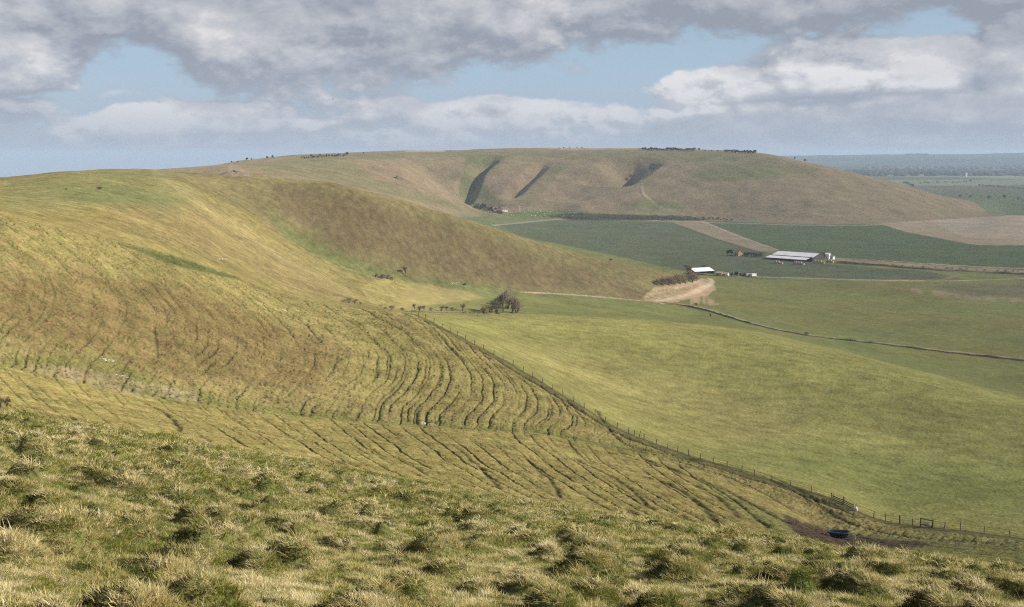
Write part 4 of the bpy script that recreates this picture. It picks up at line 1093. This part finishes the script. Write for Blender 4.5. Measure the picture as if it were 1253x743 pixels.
for (px, hpx, lb) in [(118.5,19,"taller thin bare sapling on the green plateau"),(121,16,"shorter thin bare sapling just right of its twin on the plateau")]:
    x, y, z, D = hit(px, 232, 380, 660); h = hpx * D / 1343
    o = thing("bare_sapling", (x, y, z), lb, "tree")
    MB().tube([(0, 0, -.2), (.08, 0, h * .5), (-.05, 0, h * .95)], [.13, .09, .04], 6).build("trunk", M_STEM, o)
    t_ = MB()
    for k in range(14):
        zz = h * random.uniform(.45, .98); a = random.uniform(0, 6.28); l = random.uniform(.3, .8)
        t_.tube([(0, 0, zz), (l * math.cos(a), l * math.sin(a), zz + l * .7)], [.03, .012], 3)
    t_.build("crown", M_TWIG, o)
# vale trees
for (px, py, h, lb) in [(1175,242.5,4.5,"leftmost of the five round hedgerow trees in the vale"),(1187,243,4.5,"second round hedgerow tree from the left in the vale"),(1210,244,5,"middle round hedgerow tree in the vale"),(1229,243.5,5.5,"largest round hedgerow tree in the vale"),(1245,245,4,"rightmost round hedgerow tree in the vale")]:
    plant(px, py, 2700, 6000, h, 'ever', M_TWIGD, lb, "hedgerow_tree", "tree", lod=2)
row(16, (1198,228.5),(1253,232), 2700, 7000, 1.6, 3.4, 'ever', M_TWIGD, "small dark tree in the broken hedge across the vale", "vale_hedge_tree", "tree", "broken hedge across the vale", .6, 1.4, 2)
row(14, (1125,225),(1190,223), 2700, 7000, 1.4, 2.8, 'ever', M_TWIGD, "dark tree in the far hedge left of the white silo", "vale_hedge_tree", "tree", "far hedge left of the silo", .5, 1.6, 2)
row(10, (1105,224),(1118,229), 2700, 7000, 2, 3.4, 'ever', M_TWIGD, "dark tree in the clump against the sloping end of the scarp", "vale_clump_tree", "tree", "clump against the end of the scarp", 1, 1.4, 2)
# far woods that read as one mass
def wood(name, label, quads, h0, h1, n, mat):
    K = MB(); r = random.Random(len(name) + n)
    for k in range(n):
        px, y0, y1 = r.uniform(quads[0], quads[1]), quads[2], quads[3]
        x, y, z, D = hit(px, r.uniform(y0, y1), 3500, 15000)
        h = r.uniform(h0, h1) * .7; K.blob((x, y, z + h * .35), (h * r.uniform(.9, 2.2), h * r.uniform(.8, 1.5), h * .65), k, 7, 4, .3)
    tag(K.build(name, mat, None, True), label, "wood", kind="stuff")
wood("distant_wood", "dark woods strung across the vale below the blue hills", (1035, 1320, 209.5, 215.5), 14, 24, 420, M_EVER)
wood("hedge_wood", "thin dark line of trees across the paler vale fields", (1060, 1320, 204.5, 207.5), 16, 26, 160, M_TWIGD)
wood("hilltop_wood", "small flat-topped wood on the farthest skyline", (1107, 1134, 189.2, 189.6), 12, 18, 60, M_EVER)

# ------------------------------------------------------------------ farm buildings
def gable_house(name, loc, rz, L, W, H, RH, wall, roof, label, cat, open_front=False, door=True, chimney=False, nwin=3):
    o = thing(name, loc, label, cat, None, rz)
    w = MB(); hl, hw = L / 2, W / 2
    if open_front:   # posts and a back wall
        w.box((0, hw - .1, H / 2), (L, .2, H)); w.box((-hl + .1, 0, H / 2), (.2, W - .45, H))
        for k in range(int(L / 6) + 1): w.box((-hl + .15 + k * (L - .3) / int(L / 6), -hw + .15, H / 2), (.3, .3, H))
    else:
        w.box((0, 0, H / 2), (L, W, H))
    w.poly([(hl - .02, -hw, H), (hl - .02, hw, H), (hl - .02, 0, H + RH)]); w.poly([(-hl + .02, hw, H), (-hl + .02, -hw, H), (-hl + .02, 0, H + RH)])
    w.build("wall", wall, o)
    r_ = MB(); e = .5; t = .18
    for s in (-1, 1):
        a = (-hl - e, s * (hw + e), H - RH * e / hw); b = (hl + e, s * (hw + e), H - RH * e / hw); c = (hl + e, 0, H + RH); d = (-hl - e, 0, H + RH)
        up = lambda p: (p[0], p[1], p[2] + t)
        r_.poly([up(a), up(b), up(c), up(d)]); r_.poly([a, d, c, b]); r_.poly([a, b, up(b), up(a)]); r_.poly([b, c, up(c), up(b)]); r_.poly([d, a, up(a), up(d)])
    rf = r_.build("roof", roof, o)
    if chimney: MB().box((hl * .6, 0, H + RH + .4), (.9, .7, 1.8)).build("chimney", M_BRICK, rf)
    if door and not open_front: MB().box((-hl * .3, -hw - .03, 1.05), (1.1, .08, 2.1)).build("door", M_DARK, o)
    if not open_front:
        for k in range(nwin): MB().box((-hl * .75 + k * hl * .72, -hw - .03, H * .62), (.9, .06, 1.0)).build("window", M_GREY, o)
    return o
def at(px, py, d0, d1): x, y, z, D = hit(px, py, d0, d1); return (x, y, z)
# great barn: two parallel roofs stepping down to the yard
x0, y0, z0, D0 = hit(936, 317.5, 900, 1500); x1, y1, z1, D1 = hit(985, 321.5, 900, 1500)
rzb = math.atan2(y1 - y0, x1 - x0); Lb = math.hypot(x1 - x0, y1 - y0)
barn = thing("barn", ((x0 + x1) / 2, (y0 + y1) / 2, min(z0, z1)), "long open cattle barn with two pale parallel sheet roofs in the vale", "barn", None, rzb)
def slab_roof(parent, name, x0, x1, ya, za, yb, zb, mat, t=.25):
    m = MB(); q = [(x0, ya, za), (x1, ya, za), (x1, yb, zb), (x0, yb, zb)]; u = [(a, b, c + t) for a, b, c in q]
    m.poly(u); m.poly(q[::-1])
    for i in range(4): j = (i + 1) % 4; m.poly([q[i], q[j], u[j], u[i]])
    return m.build(name, mat, parent)
h_ = Lb / 2
slab_roof(barn, "roof", -h_, h_, 0, 2.6, 11, 4.2, M_ROOF)                 # front lean-to
slab_roof(barn, "roof", -h_ + 2, h_ + 3, 11.5, 4.9, 26, 8.0, M_ROOF)         # main front slope
slab_roof(barn, "roof", -h_ + 2, h_ + 3, 26, 8.25, 38, 5.1, M_TILE)
w = MB(); w.box((1, 11.2, 2.3), (Lb - 1, .3, 5.1), mi=0)
w.box((2.3, 37.5, 2.4), (Lb - 1, .3, 4.9)); w.box((-h_ + 2.2, 24.3, 2.4), (.3, 26.0, 4.9))
w.poly([(-h_ + 2.3, 11.5, 4.8), (-h_ + 2.3, 26, 7.9), (-h_ + 2.3, 38, 4.9)])
w.build("wall", M_DARK, barn)
gb = MB(); gb.poly([(h_ + 2.6, 11.5, 4.9), (h_ + 2.6, 38, 5.0), (h_ + 2.6, 26, 8.0)]); gb.box((h_ + 2.4, 24.8, 2.4), (.3, 26.2, 4.9)); gb.build("gable", M_DARK, barn)
for k in range(9): MB().box((-h_ + .4 + k * (Lb - .8) / 8, .3, 1.2), (.35, .35, 2.9)).build("post", M_DARK, barn)
hx = at(904, 313.3, 1000, 1500)
gable_house("brick_house", hx, rzb - .5, 7.5, 6, 4.2, 2.4, M_BRICK, M_BRICK, "small orange brick house among dark trees left of the long barn", "house", nwin=2)
tag(MB().box((0, 0, 1.8), (4, 3.6, 4.2)).build("annexe", M_WHITE), "tiny white shed against the left side of the orange brick house", "shed").location = at(899.2, 312.6, 1000, 1500)
for (px, py, L, W, H, wl, rf, lb) in [(990,313.6,7,5,3.4,M_WHITE,M_GREY,"small white-walled shed at the back right corner of the long barn"),(998,313.8,8,6,3.6,M_DARK,M_TILE,"dark boarded shed between the long barn and the dark range"),
                                       (1006,315,9,5,4,M_DARK,M_DARK,"low dark range of stock pens right of the long barn"),(1013,316.5,4,5,5,M_WHITE,M_WHITE,"upright pale feed bin at the right end of the farmyard"),(1018.5,317.5,3.5,4,3.2,M_WHITE,M_GREY,"smallest pale shed furthest right in the farmyard"),
                                       (881,337.6,6,5,2.8,M_BRICK,M_BALE,"small brick shed just right of the white-roofed barn"),(888,338,5,4,2.4,M_WHITE,M_BALE,"low pale shed second to the right of the white-roofed barn")]:
    gable_house("shed", at(px, py, 850, 1500), rzb + random.uniform(-.1, .1), L, W, H, 1.2, wl, rf, lb, "shed", nwin=1)
x0, y0, z0, D0 = hit(850, 336.6, 900, 1400); x1, y1, z1, D1 = hit(874, 337.6, 900, 1400)
rz2 = math.atan2(y1 - y0, x1 - x0)
b2 = thing("small_barn", ((x0 + x1) / 2, (y0 + y1) / 2, z0), "small open barn with bright white sheet roof beside the spur nose", "barn", None, rz2)
L2 = math.hypot(x1 - x0, y1 - y0) / 2
slab_roof(b2, "roof", -L2, L2, 0, 2.9, 8, 5.4, M_ROOFW); slab_roof(b2, "roof", -L2, L2, 8, 5.4, 13, 3.2, M_GREY)
w = MB(); w.box((0, 7.8, 2.3), (L2 * 2 - 1, .3, 4.4)); w.box((L2 - .4, 6.2, 1.5), (.3, 12, 3.2)); w.build("wall", M_DARK, b2)
for k in range(6): MB().box((-L2 + .5 + k * (2 * L2 - 1) / 5, .3, 1.4), (.25, .25, 3.0)).build("post", M_DARK, b2)
# yard clutter: bales, trailers, heaps
def bales(px, py, n, label, rz, d0=850, d1=1500, mat=None, s=1.5):
    m = MB()
    for k in range(n): m.box((k * s * 1.35, random.uniform(-.2, .2), s * .55), (s * 1.3, s * 1.2, s * 1.15)); 
    for k in range(n // 2): m.box((k * s * 2.1 + s * .6, 0, s * 1.66), (s * 1.3, s * 1.2, s * 1.0), rz=.05)
    o = m.build("bale_stack", mat or M_BALE); o.location = at(px, py, d0, d1); o.rotation_euler = (0, 0, rz); return tag(o, label, "bales")
bales(948, 322.6, 5, "low stack of straw bales in front of the long barn's middle", rzb)
bales(972, 323.4, 6, "straw bales lined up in front of the long barn's right end", rzb)
bales(996, 321.8, 6, "straw bales scattered right of the barn gable", rzb + .1)
bales(1012, 321, 4, "straw bales furthest right beside the farm track", rzb)
def trailer(px, py, label, body, rz, L=6.0, H=2.2):
    o = thing("trailer", at(px, py, 850, 1500), label, "trailer", None, rz)
    m = MB(); m.box((0, 0, 1.0), (L, 2.4, .25)); 
    for s in (-1, 1): m.box((0, s * 1.12, 1.1 + H / 2), (L, .14, H)); m.box((s * (L / 2 - .07), 0, 1.1 + H / 2), (.14, 2.2, H))
    m.tube([(-L / 2, 0, .9), (-L / 2 - 1.6, 0, .6)], .08, 5); m.build("body", body, o)
    for sx in (-.8, .8):
        for sy in (-1.15, 1.15): MB().tube([(sx, sy - .15, .55), (sx, sy + .15, .55)], .55, 12).build("wheel", M_DARK, o)
    return o
trailer(909, 338.6, "dark farm trailer parked left in the row beyond the sheds", M_DARK, rz2)
trailer(915.5, 338.8, "grey farm trailer parked in the middle of the row beyond the sheds", M_GREY, rz2)
trailer(922, 339.2, "pale farm trailer at the right end of the row beyond the sheds", M_WHITE, rz2, 5)
plant(895,338.6,850,1400,5,'ever',M_EVER,"small dark conifer left in the pair beyond the small barn","conifer","tree",lod=1)
plant(901,338.8,850,1400,8,'ever',M_EVER,"taller dark conifer right in the pair beyond the small barn","conifer","tree",lod=1, wide=.7)
for (px, h) in [(890,7),(895,8)]: plant(px, 312.6, 1000, 1500, h, 'ever', M_EVER, "dark tree close to the left of the orange brick house", "farm_tree", "tree", "dark trees left of the brick house", lod=1)
row(9, (909,312.5),(934,315.5), 1000, 1500, 5, 9, 'shrub', M_TWIGD, "leafless shrub in the strip between brick house and long barn", "farm_shrub", "shrub", "shrubs between brick house and long barn", .6, 1.2, 1)
row(22, (1030,322),(1253,333.5), 900, 1500, 1.2, 2.6, 'shrub', M_TWIGD, "low dark scrub in the ditch along the far farm track", "ditch_scrub", "shrub", "scrub in the ditch along the farm track", .6, 2.5, 1)
# hamlet under the combes, white house on the summit, silo in the vale
gable_house("cottage", at(617, 259.5, 1400, 2200), .3, 10, 6.5, 5, 3, M_WHITE, M_RED, "white cottage at the right end of the hamlet", "house", chimney=True)
gable_house("cottage", at(611, 260.6, 1400, 2200), -.2, 9, 6, 4.4, 2.8, M_RED, M_RED, "reddish cottage in the middle of the hamlet", "house")
gable_house("cottage", at(606, 258, 1400, 2200), .5, 9, 6, 4.2, 2.8, M_WHITE, M_TILE, "pale cottage with brown roof half hidden by the hamlet trees", "house")
gable_house("summit_house", at(899.5, 186.9, 2200, 2800), .1, 9, 6, 4.4, 2.6, M_WHITE, M_GREY, "white house among the dark evergreens on the summit", "house")
o = thing("pole", at(636, 258, 1500, 2200), "pale upright pole in the sheep pasture by the hamlet", "pole"); MB().tube([(0, 0, -.3), (0, 0, 7)], [.5, .35], 8).build("shaft", M_WHITE, o); MB().box((0, 0, 7.3), (1.6, .8, 1.2)).build("head", M_WHITE, o)
o = thing("silo", at(1182, 216.6, 4000, 8000), "lone white grain silo standing in the vale", "silo")
MB().tube([(0, 0, 0), (0, 0, 20)], 5, 16).build("shaft", M_WHITE, o); MB().tube([(0, 0, 20), (0, 0, 24)], [5.4, .6], 16).build("roof", M_GREY, o)

# ------------------------------------------------------------------ the wire fence
fx = [503,512,521,531,541,551,560,570,581,592,604,616,628,640,652,664,676,689,702,715,728,741,755,769,776,782,788,803,817,829,843,857,873,890,908,924,945,968,993,1017,1032,1047,1069,1084,1101,1117,1126,1140,1155,1175,1204,1236,1268,1300]
fen = thing("wire_fence", (0, 0, 0), "long wire fence with weathered posts running down the crease between spur and pasture", "fence")
pm_ = MB().tube([(0, 0, -.3), (0, 0, .7), (0, 0, 1.32)], [.085, .08, .075], 7).mesh("post", M_POST)
tops = []
for k, px in enumerate(fx):
    x, y = fence_point(px); z = float(ground_z(x, y))
    p = link("post", pm_, fen, (x, y, z)); s = random.uniform(.82, 1.08); w_ = 1.7 if px in (1101, 583, 1032) else random.uniform(.85, 1.15)
    p.scale = (w_, w_, s * (1.1 if px in (1101,) else 1)); p.rotation_euler = (random.gauss(0, .08), random.gauss(.04, .08), random.uniform(0, 3))
    tops.append((x, y, z))
for hh in (.35, .72, 1.1):
    MB().tube([(x, y, z + hh + random.uniform(-.04, .03)) for x, y, z in tops], .016, 4).build("wire", M_WIRE, fen)
def between(pa, pb, t=.5):
    xa, ya = fence_point(pa); xb, yb = fence_point(pb); x, y = xa + (xb - xa) * t, ya + (yb - ya) * t
    return x, y, float(ground_z(x, y)), math.atan2(yb - ya, xb - xa), math.hypot(xb - xa, yb - ya)
x, y, z, rz_, L_ = between(1018, 1044)
hd = thing("rail_hurdle", (x, y - .25, z), "dark wooden rail panel propped against the wire fence left of the white sack", "hurdle", None, rz_)
zl = float(ground_z(*fence_point(1018))) - z; zr = float(ground_z(*fence_point(1044))) - z
for hh in (.25, .55, .85): MB().tube([(-L_ / 2, 0, zl + hh), (0, 0, hh), (L_ / 2, 0, zr + hh)], .085, 4).build("rail", M_POST, hd)
for t in (-.95, 0, .95): MB().box((t * L_ / 2, .02, .5 + (zl if t < 0 else zr if t > 0 else 0)), (.1, .1, 1.2)).build("upright", M_POST, hd)
x, y, z, rz_, L_ = between(1044, 1049)
sk = MB().blob((0, 0, .38), (.36, .28, .45), 5, 12, 8, .12).build("sack", M_CHALK, None, True); sk.location = (x, y - .5, z); tag(sk, "white feed sack leaning on the wire fence at the end of the rail panel", "sack")
x, y, z, rz_, L_ = between(1125, 1141)
st = thing("stile", (x, y - .2, z), "wooden stile frame with a pale board in the wire fence", "stile", None, rz_)
for s in (-1, 1): MB().box((s * .95, 0, .65), (.16, .16, 1.6)).build("post", M_POST, st)
MB().box((0, 0, 1.3), (2.1, .12, .13)).build("rail", M_POST, st); MB().box((0, 0, .3), (1.8, .12, .11)).build("rail", M_POST, st)
MB().box((-.1, -.12, .72), (.95, .06, .5)).build("board", M_CHALK, st); MB().box((0, -.3, .42), (1.5, .35, .08)).build("step", M_POST, st)

# dark blue trough on the mud
x, y, z, D = hit(1026, 659, 120, 220)
tr = thing("water_trough", (x, y, z), "dark blue plastic feed trough standing on the trampled mud", "trough", None, -.12, 1.0)
m = MB(); n_ = 20
def ring(a, b, z_, sk=0): return [(a * (abs(math.cos(2 * math.pi * k / n_)) ** .6) * math.copysign(1, math.cos(2 * math.pi * k / n_)) + sk, b * (abs(math.sin(2 * math.pi * k / n_)) ** .6) * math.copysign(1, math.sin(2 * math.pi * k / n_)), z_) for k in range(n_)]
rings = [ring(.80, .32, .12), ring(1.0, .42, .45), ring(1.12, .52, .78, .04), ring(1.02, .42, .78, .04), ring(.9, .34, .35)]
for rg in rings: m.v += rg
for i in range(4):
    for k in range(n_): k2 = (k + 1) % n_; m.f.append([i * n_ + k, i * n_ + k2, (i + 1) * n_ + k2, (i + 1) * n_ + k]); m.m.append(0)
m.f.append(list(range(n_))[::-1]); m.m.append(0); m.f.append([4 * n_ + k for k in range(n_)]); m.m.append(0)
m.build("tub", M_BLUE, tr, False)
MB().tube([p for p in ring(1.13, .53, .80, .04)] + [ring(1.13, .53, .80, .04)[0]], .045, 6, cap=False).build("rim", M_RIM, tr)
for s in (-1, 1): MB().tube([(-1.15, s * .28, .05), (1.15, s * .28, .05)], .05, 6).build("skid", M_BLUE, tr)
MB().tube([(-1.1, -.2, .75), (-1.35, 0, .55), (-1.5, .05, .1)], .05, 5).build("drawbar", M_BLUE, tr)

# chalk exposed in the turf
def chalk(px, py, d0, d1, wpx, label, seed, hpx=3.0, mat=None, name="chalk_outcrop"):
    xa = hit(px - wpx / 2, py - hpx * .4, d0, d1); xb = hit(px + wpx / 2, py + hpx * .6, d0, d1)
    n = 13; r = random.Random(seed); m = MB()
    for k in range(n):
        t = k / (n - 1); X_ = xa[0] + (xb[0] - xa[0]) * t; Y_ = xa[1] + (xb[1] - xa[1]) * t; s = wpx * xa[3] / 1343 / 9 * r.uniform(.35, 1.25); X_ += r.uniform(-.9, .9) * s; Y_ += r.uniform(-2.2, 2.2) * s; Z_ = float(ground_z(X_, Y_))
        m.blob((X_ - xa[0], Y_ - xa[1], Z_ - xa[2] + s * .05), (s * r.uniform(.6, 1.05), s * r.uniform(.5, .9), s * r.uniform(.18, .42)), seed + k, 8, 6, .3)
    o = m.build(name, mat or M_CHALK); o.location = xa[:3]; return tag(o, label, "chalk")
chalk(132, 441, 110, 260, 19, "larger white chalk outcrop where the combe floor meets the left slope", 3, 6)
chalk(149, 460.5, 110, 260, 16, "narrow white chalk slab just below the larger outcrop", 8, 4)
chalk(197, 213.6, 560, 700, 9, "pale chalk scrape at the top of the straw-coloured ridge", 12, 2)
chalk(285, 242, 520, 800, 6, "small white chalk patch on the brown slope right of the ridge", 15, 1.6)
chalk(371, 231, 560, 800, 5, "tiny chalk patch near the skyline of the brown slope", 19, 1.6)
chalk(272, 317, 330, 620, 14, "thin pale chalk line across the middle of the left combe side", 22, 1)
chalk(524, 517.6, 140, 300, 14, "flat pale stony patch on the combe floor below the deep sheep paths", 26, 2)
chalk(556, 346.5, 560, 800, 11, "pale stony edge beside the lane behind the knoll", 31, 1.6)
chalk(564, 201.5, 1900, 2500, 5, "white chalk scar near the top of the first dark gully", 33, 1.4)
chalk(741, 212.5, 1900, 2500, 3.4, "white chalk dot left of the dark combe", 36, 1.4)
chalk(971, 541, 180, 420, 4.5, "lone white stone in the smooth pasture above the fence", 41, 1.2)
chalk(637, 524.5, 140, 300, 6, "small pale stones on the combe floor nearer the fence", 44, 1.4)
# spoil heap on the skyline
xs = hit(285, 213.5, 640, 760)
m = MB(); n_ = 40; rr_ = 8.5
for j in range(7):
    q = j / 6
    for k in range(n_):
        a = 2 * math.pi * k / n_; rad = rr_ * (q ** .9) * (1 + .25 * math.sin(a * 3 + 1)); hgt = 2.3 * (1 - q) ** .8 * (1 + .28 * math.sin(a * 9) * q + .16 * math.sin(a * 17 + 2))
        X_ = rad * math.cos(a) * 1.3; Y_ = rad * math.sin(a)
        m.v.append((X_, Y_, hgt + (float(ground_z(xs[0] + X_, xs[1] + Y_)) - xs[2]) * q - .5 * q))
for j in range(6):
    for k in range(n_): k2 = (k + 1) % n_; m.f.append([j * n_ + k, (j + 1) * n_ + k, (j + 1) * n_ + k2, j * n_ + k2]); m.m.append(0)
o = m.build("spoil_heap", M_SPOIL); o.location = xs[:3]; tag(o, "ridged pinkish chalk spoil heap on the left skyline", "spoil heap")

# ------------------------------------------------------------------ sheep, bird, dead stems
sm = MB(); sm.blob((0, 0, .72), (.62, .30, .34), 2, 14, 9, .06, 0); sm.tube([(.5, 0, .85), (.68, 0, 1.02), (.78, 0, 1.0), (.95, 0, .9)], [.16, .12, .11, .06], 8, 1)
for sx, sy in ((.38, .16), (.38, -.16), (-.38, .16), (-.38, -.16)): sm.tube([(sx, sy, .6), (sx + .02 * (1 if sx > 0 else -1.5), sy, .3), (sx, sy, 0)], [.08, .05, .04], 6, 1)
for s in (-1, 1): sm.tube([(.7, s * .08, 1.03), (.66, s * .22, 1.0)], [.04, .02], 5, 1)
sheep_me = sm.mesh("sheep", [M_WOOL, M_FACE], True)
rs = random.Random(5)
for k in range(44):
    px, py = rs.uniform(618, 668) if k < 24 else rs.uniform(652, 704), rs.uniform(258.5, 265.5)
    o = link("sheep", sheep_me, None, at(px, py, 1400, 2200)); o.rotation_euler = (0, 0, rs.uniform(0, 6.28)); o.scale = (1.5,) * 3
    tag(o, "white sheep in the flock grazing the green pasture beside the hamlet", "sheep", "sheep grazing beside the hamlet")
# bird
a_, e_ = px_to_ae(407.5, 121.5); Db = 300.0
bd = MB(); bd.tube([(-.28, 0, 0), (-.12, 0, .01), (.05, 0, .02), (.2, 0, .02), (.27, 0, .0)], [.02, .06, .075, .05, .012], 8)
bd.poly([(-.26, -.03, 0), (-.42, -.09, .0), (-.42, .09, .0), (-.26, .03, 0)])
for s in (-1, 1):
    bd.poly([(.1, s * .04, .03), (.14, s * .3, .14), (.02, s * .32, .14), (-.1, s * .04, .02)]); bd.poly([(.14, s * .3, .14), (.0, s * .62, .10), (-.1, s * .5, .11), (.02, s * .32, .14)])
o = bd.build("bird", M_BIRD); o.location = (Db * math.sin(a_), Db * math.cos(a_), Db * float(e_)); o.rotation_euler = (.15, 0, 2.6); tag(o, "small dark bird gliding below the long grey cloud", "bird")
def stem(px, py, hpx, label, bend, seed):
    x, y, z, D = hit(px, py, 8, 60); h = hpx * D / 1343; r = random.Random(seed)
    o = thing("dead_stem", (x, y, z), label, "dead stem")
    pts = [(bend * h * t * t, 0, h * t) for t in (0, .25, .5, .75, 1)]; pts[0] = (0, 0, -.06)
    MB().tube(pts, [.007, .006, .005, .004, .002], 6).build("stalk", M_STEM, o)
    b_ = MB()
    for k in range(7):
        t = r.uniform(.4, .95); a = r.uniform(0, 6.28); l = h * .12
        p = (bend * h * t * t, 0, h * t); b_.tube([p, (p[0] + l * math.cos(a), p[1] + l * math.sin(a), p[2] + l * .9)], [.003, .0015], 4)
    b_.build("side_shoot", M_STEM, o)
stem(114, 612, 26, "thin dark dead stem upright beside a hollow tussock on the left", .03, 1)
stem(97, 524, 14, "thin dead stem at the upper left edge of the tussocks", .02, 2)
stem(604, 616, 22, "pale bent dead stem leaning left in the middle tussocks", -.35, 3)
stem(1128, 716, 26, "pale dead stem upright at the right bottom of the tussocks", -.1, 4)
stem(806, 655, 16, "short pale dead stem leaning right on the right half of the tussocks", .2, 5)

# ------------------------------------------------------------------ rough banks along the lanes
M_BANK = simple("rough_bank", (.115, .085, .050), .95, .5, .45, bump=.3)
M_BANKP = simple("dry_bank", (.26, .205, .125), .95, .5, .35, bump=.3)
def bank(pts, d0, d1, w, h, mat, label, name="field_bank", cat="bank", seed=1):
    W = polyline(pts, d0, d1, 10); m = MB(); r = random.Random(seed)
    prof = [(-.5, -.15), (-.34, .62), (-.08, 1.0), (.22, .85), (.5, -.15)]
    L = 0; Q = [W[0]]
    for p in W[1:]:
        n = max(1, int(np.hypot(*(p[:2] - Q[-1][:2])) / (w * 1.2)))
        a_ = Q[-1].copy()
        for k in range(1, n + 1): Q.append(a_ + (p - a_) * k / n)
    Q = np.array(Q)
    for i, p in enumerate(Q):
        t = Q[min(i + 1, len(Q) - 1)] - Q[max(i - 1, 0)]; t = t[:2] / (np.hypot(*t[:2]) + 1e-6); nx, ny = -t[1], t[0]
        hh = h * (.65 + .5 * abs(float(perlin(np.array(i * .37 + seed), np.array(.5)))) * 2 + r.uniform(-.15, .15)); ww = w * r.uniform(.85, 1.15)
        if i in (0, len(Q) - 1): hh *= .1
        for (a, b) in prof:
            x, y = p[0] + nx * a * ww, p[1] + ny * a * ww
            m.v.append((x - Q[0][0], y - Q[0][1], float(ground_z(x, y)) + hh * b - Q[0][2]))
    for i in range(len(Q) - 1):
        for k in range(4): a = i * 5 + k; m.f.append([a, a + 5, a + 6, a + 1]); m.m.append(0)
    o = m.build(name, mat); o.location = tuple(Q[0]); return tag(o, label, cat)
bank([(806,369.5),(860,379),(920,396.5),(985,410.2),(1080,421.5),(1160,431.5),(1253,441.5),(1340,451)], 560, 900, 1.8, .8, M_BANK, "dark rough grass bank along the near side of the long field track", seed=2)
bank([(640,358),(700,361),(760,366),(812,371)], 640, 900, 1.6, .6, M_BANKP, "pale dry grass bank beside the lane at the foot of the brown slope", seed=3)
bank([(1024,321),(1070,324.5),(1150,330.5),(1253,335.5),(1330,339)], 900, 1500, 6, 1.5, M_BANK, "dark brown ditch bank along the far farm track on the right", seed=4)
bank([(1040,317.5),(1100,321),(1180,326),(1253,330),(1330,333)], 900, 1500, 5, .9, M_BANKP, "tan grass bank behind the far farm track on the right", seed=5)
bank([(900,338.6),(980,340.4),(1060,342.8),(1135,344)], 850, 1300, 2.5, .5, M_BANKP, "low pale bank along the lane between the crop and the olive pasture", seed=6)
bank([(495,381.5),(530,382.8),(560,383.4),(590,384),(612,384.4)], 430, 640, 2, .6, M_BANK, "low dark hedge bank under the gappy shrubs below the yellow knoll", seed=7)
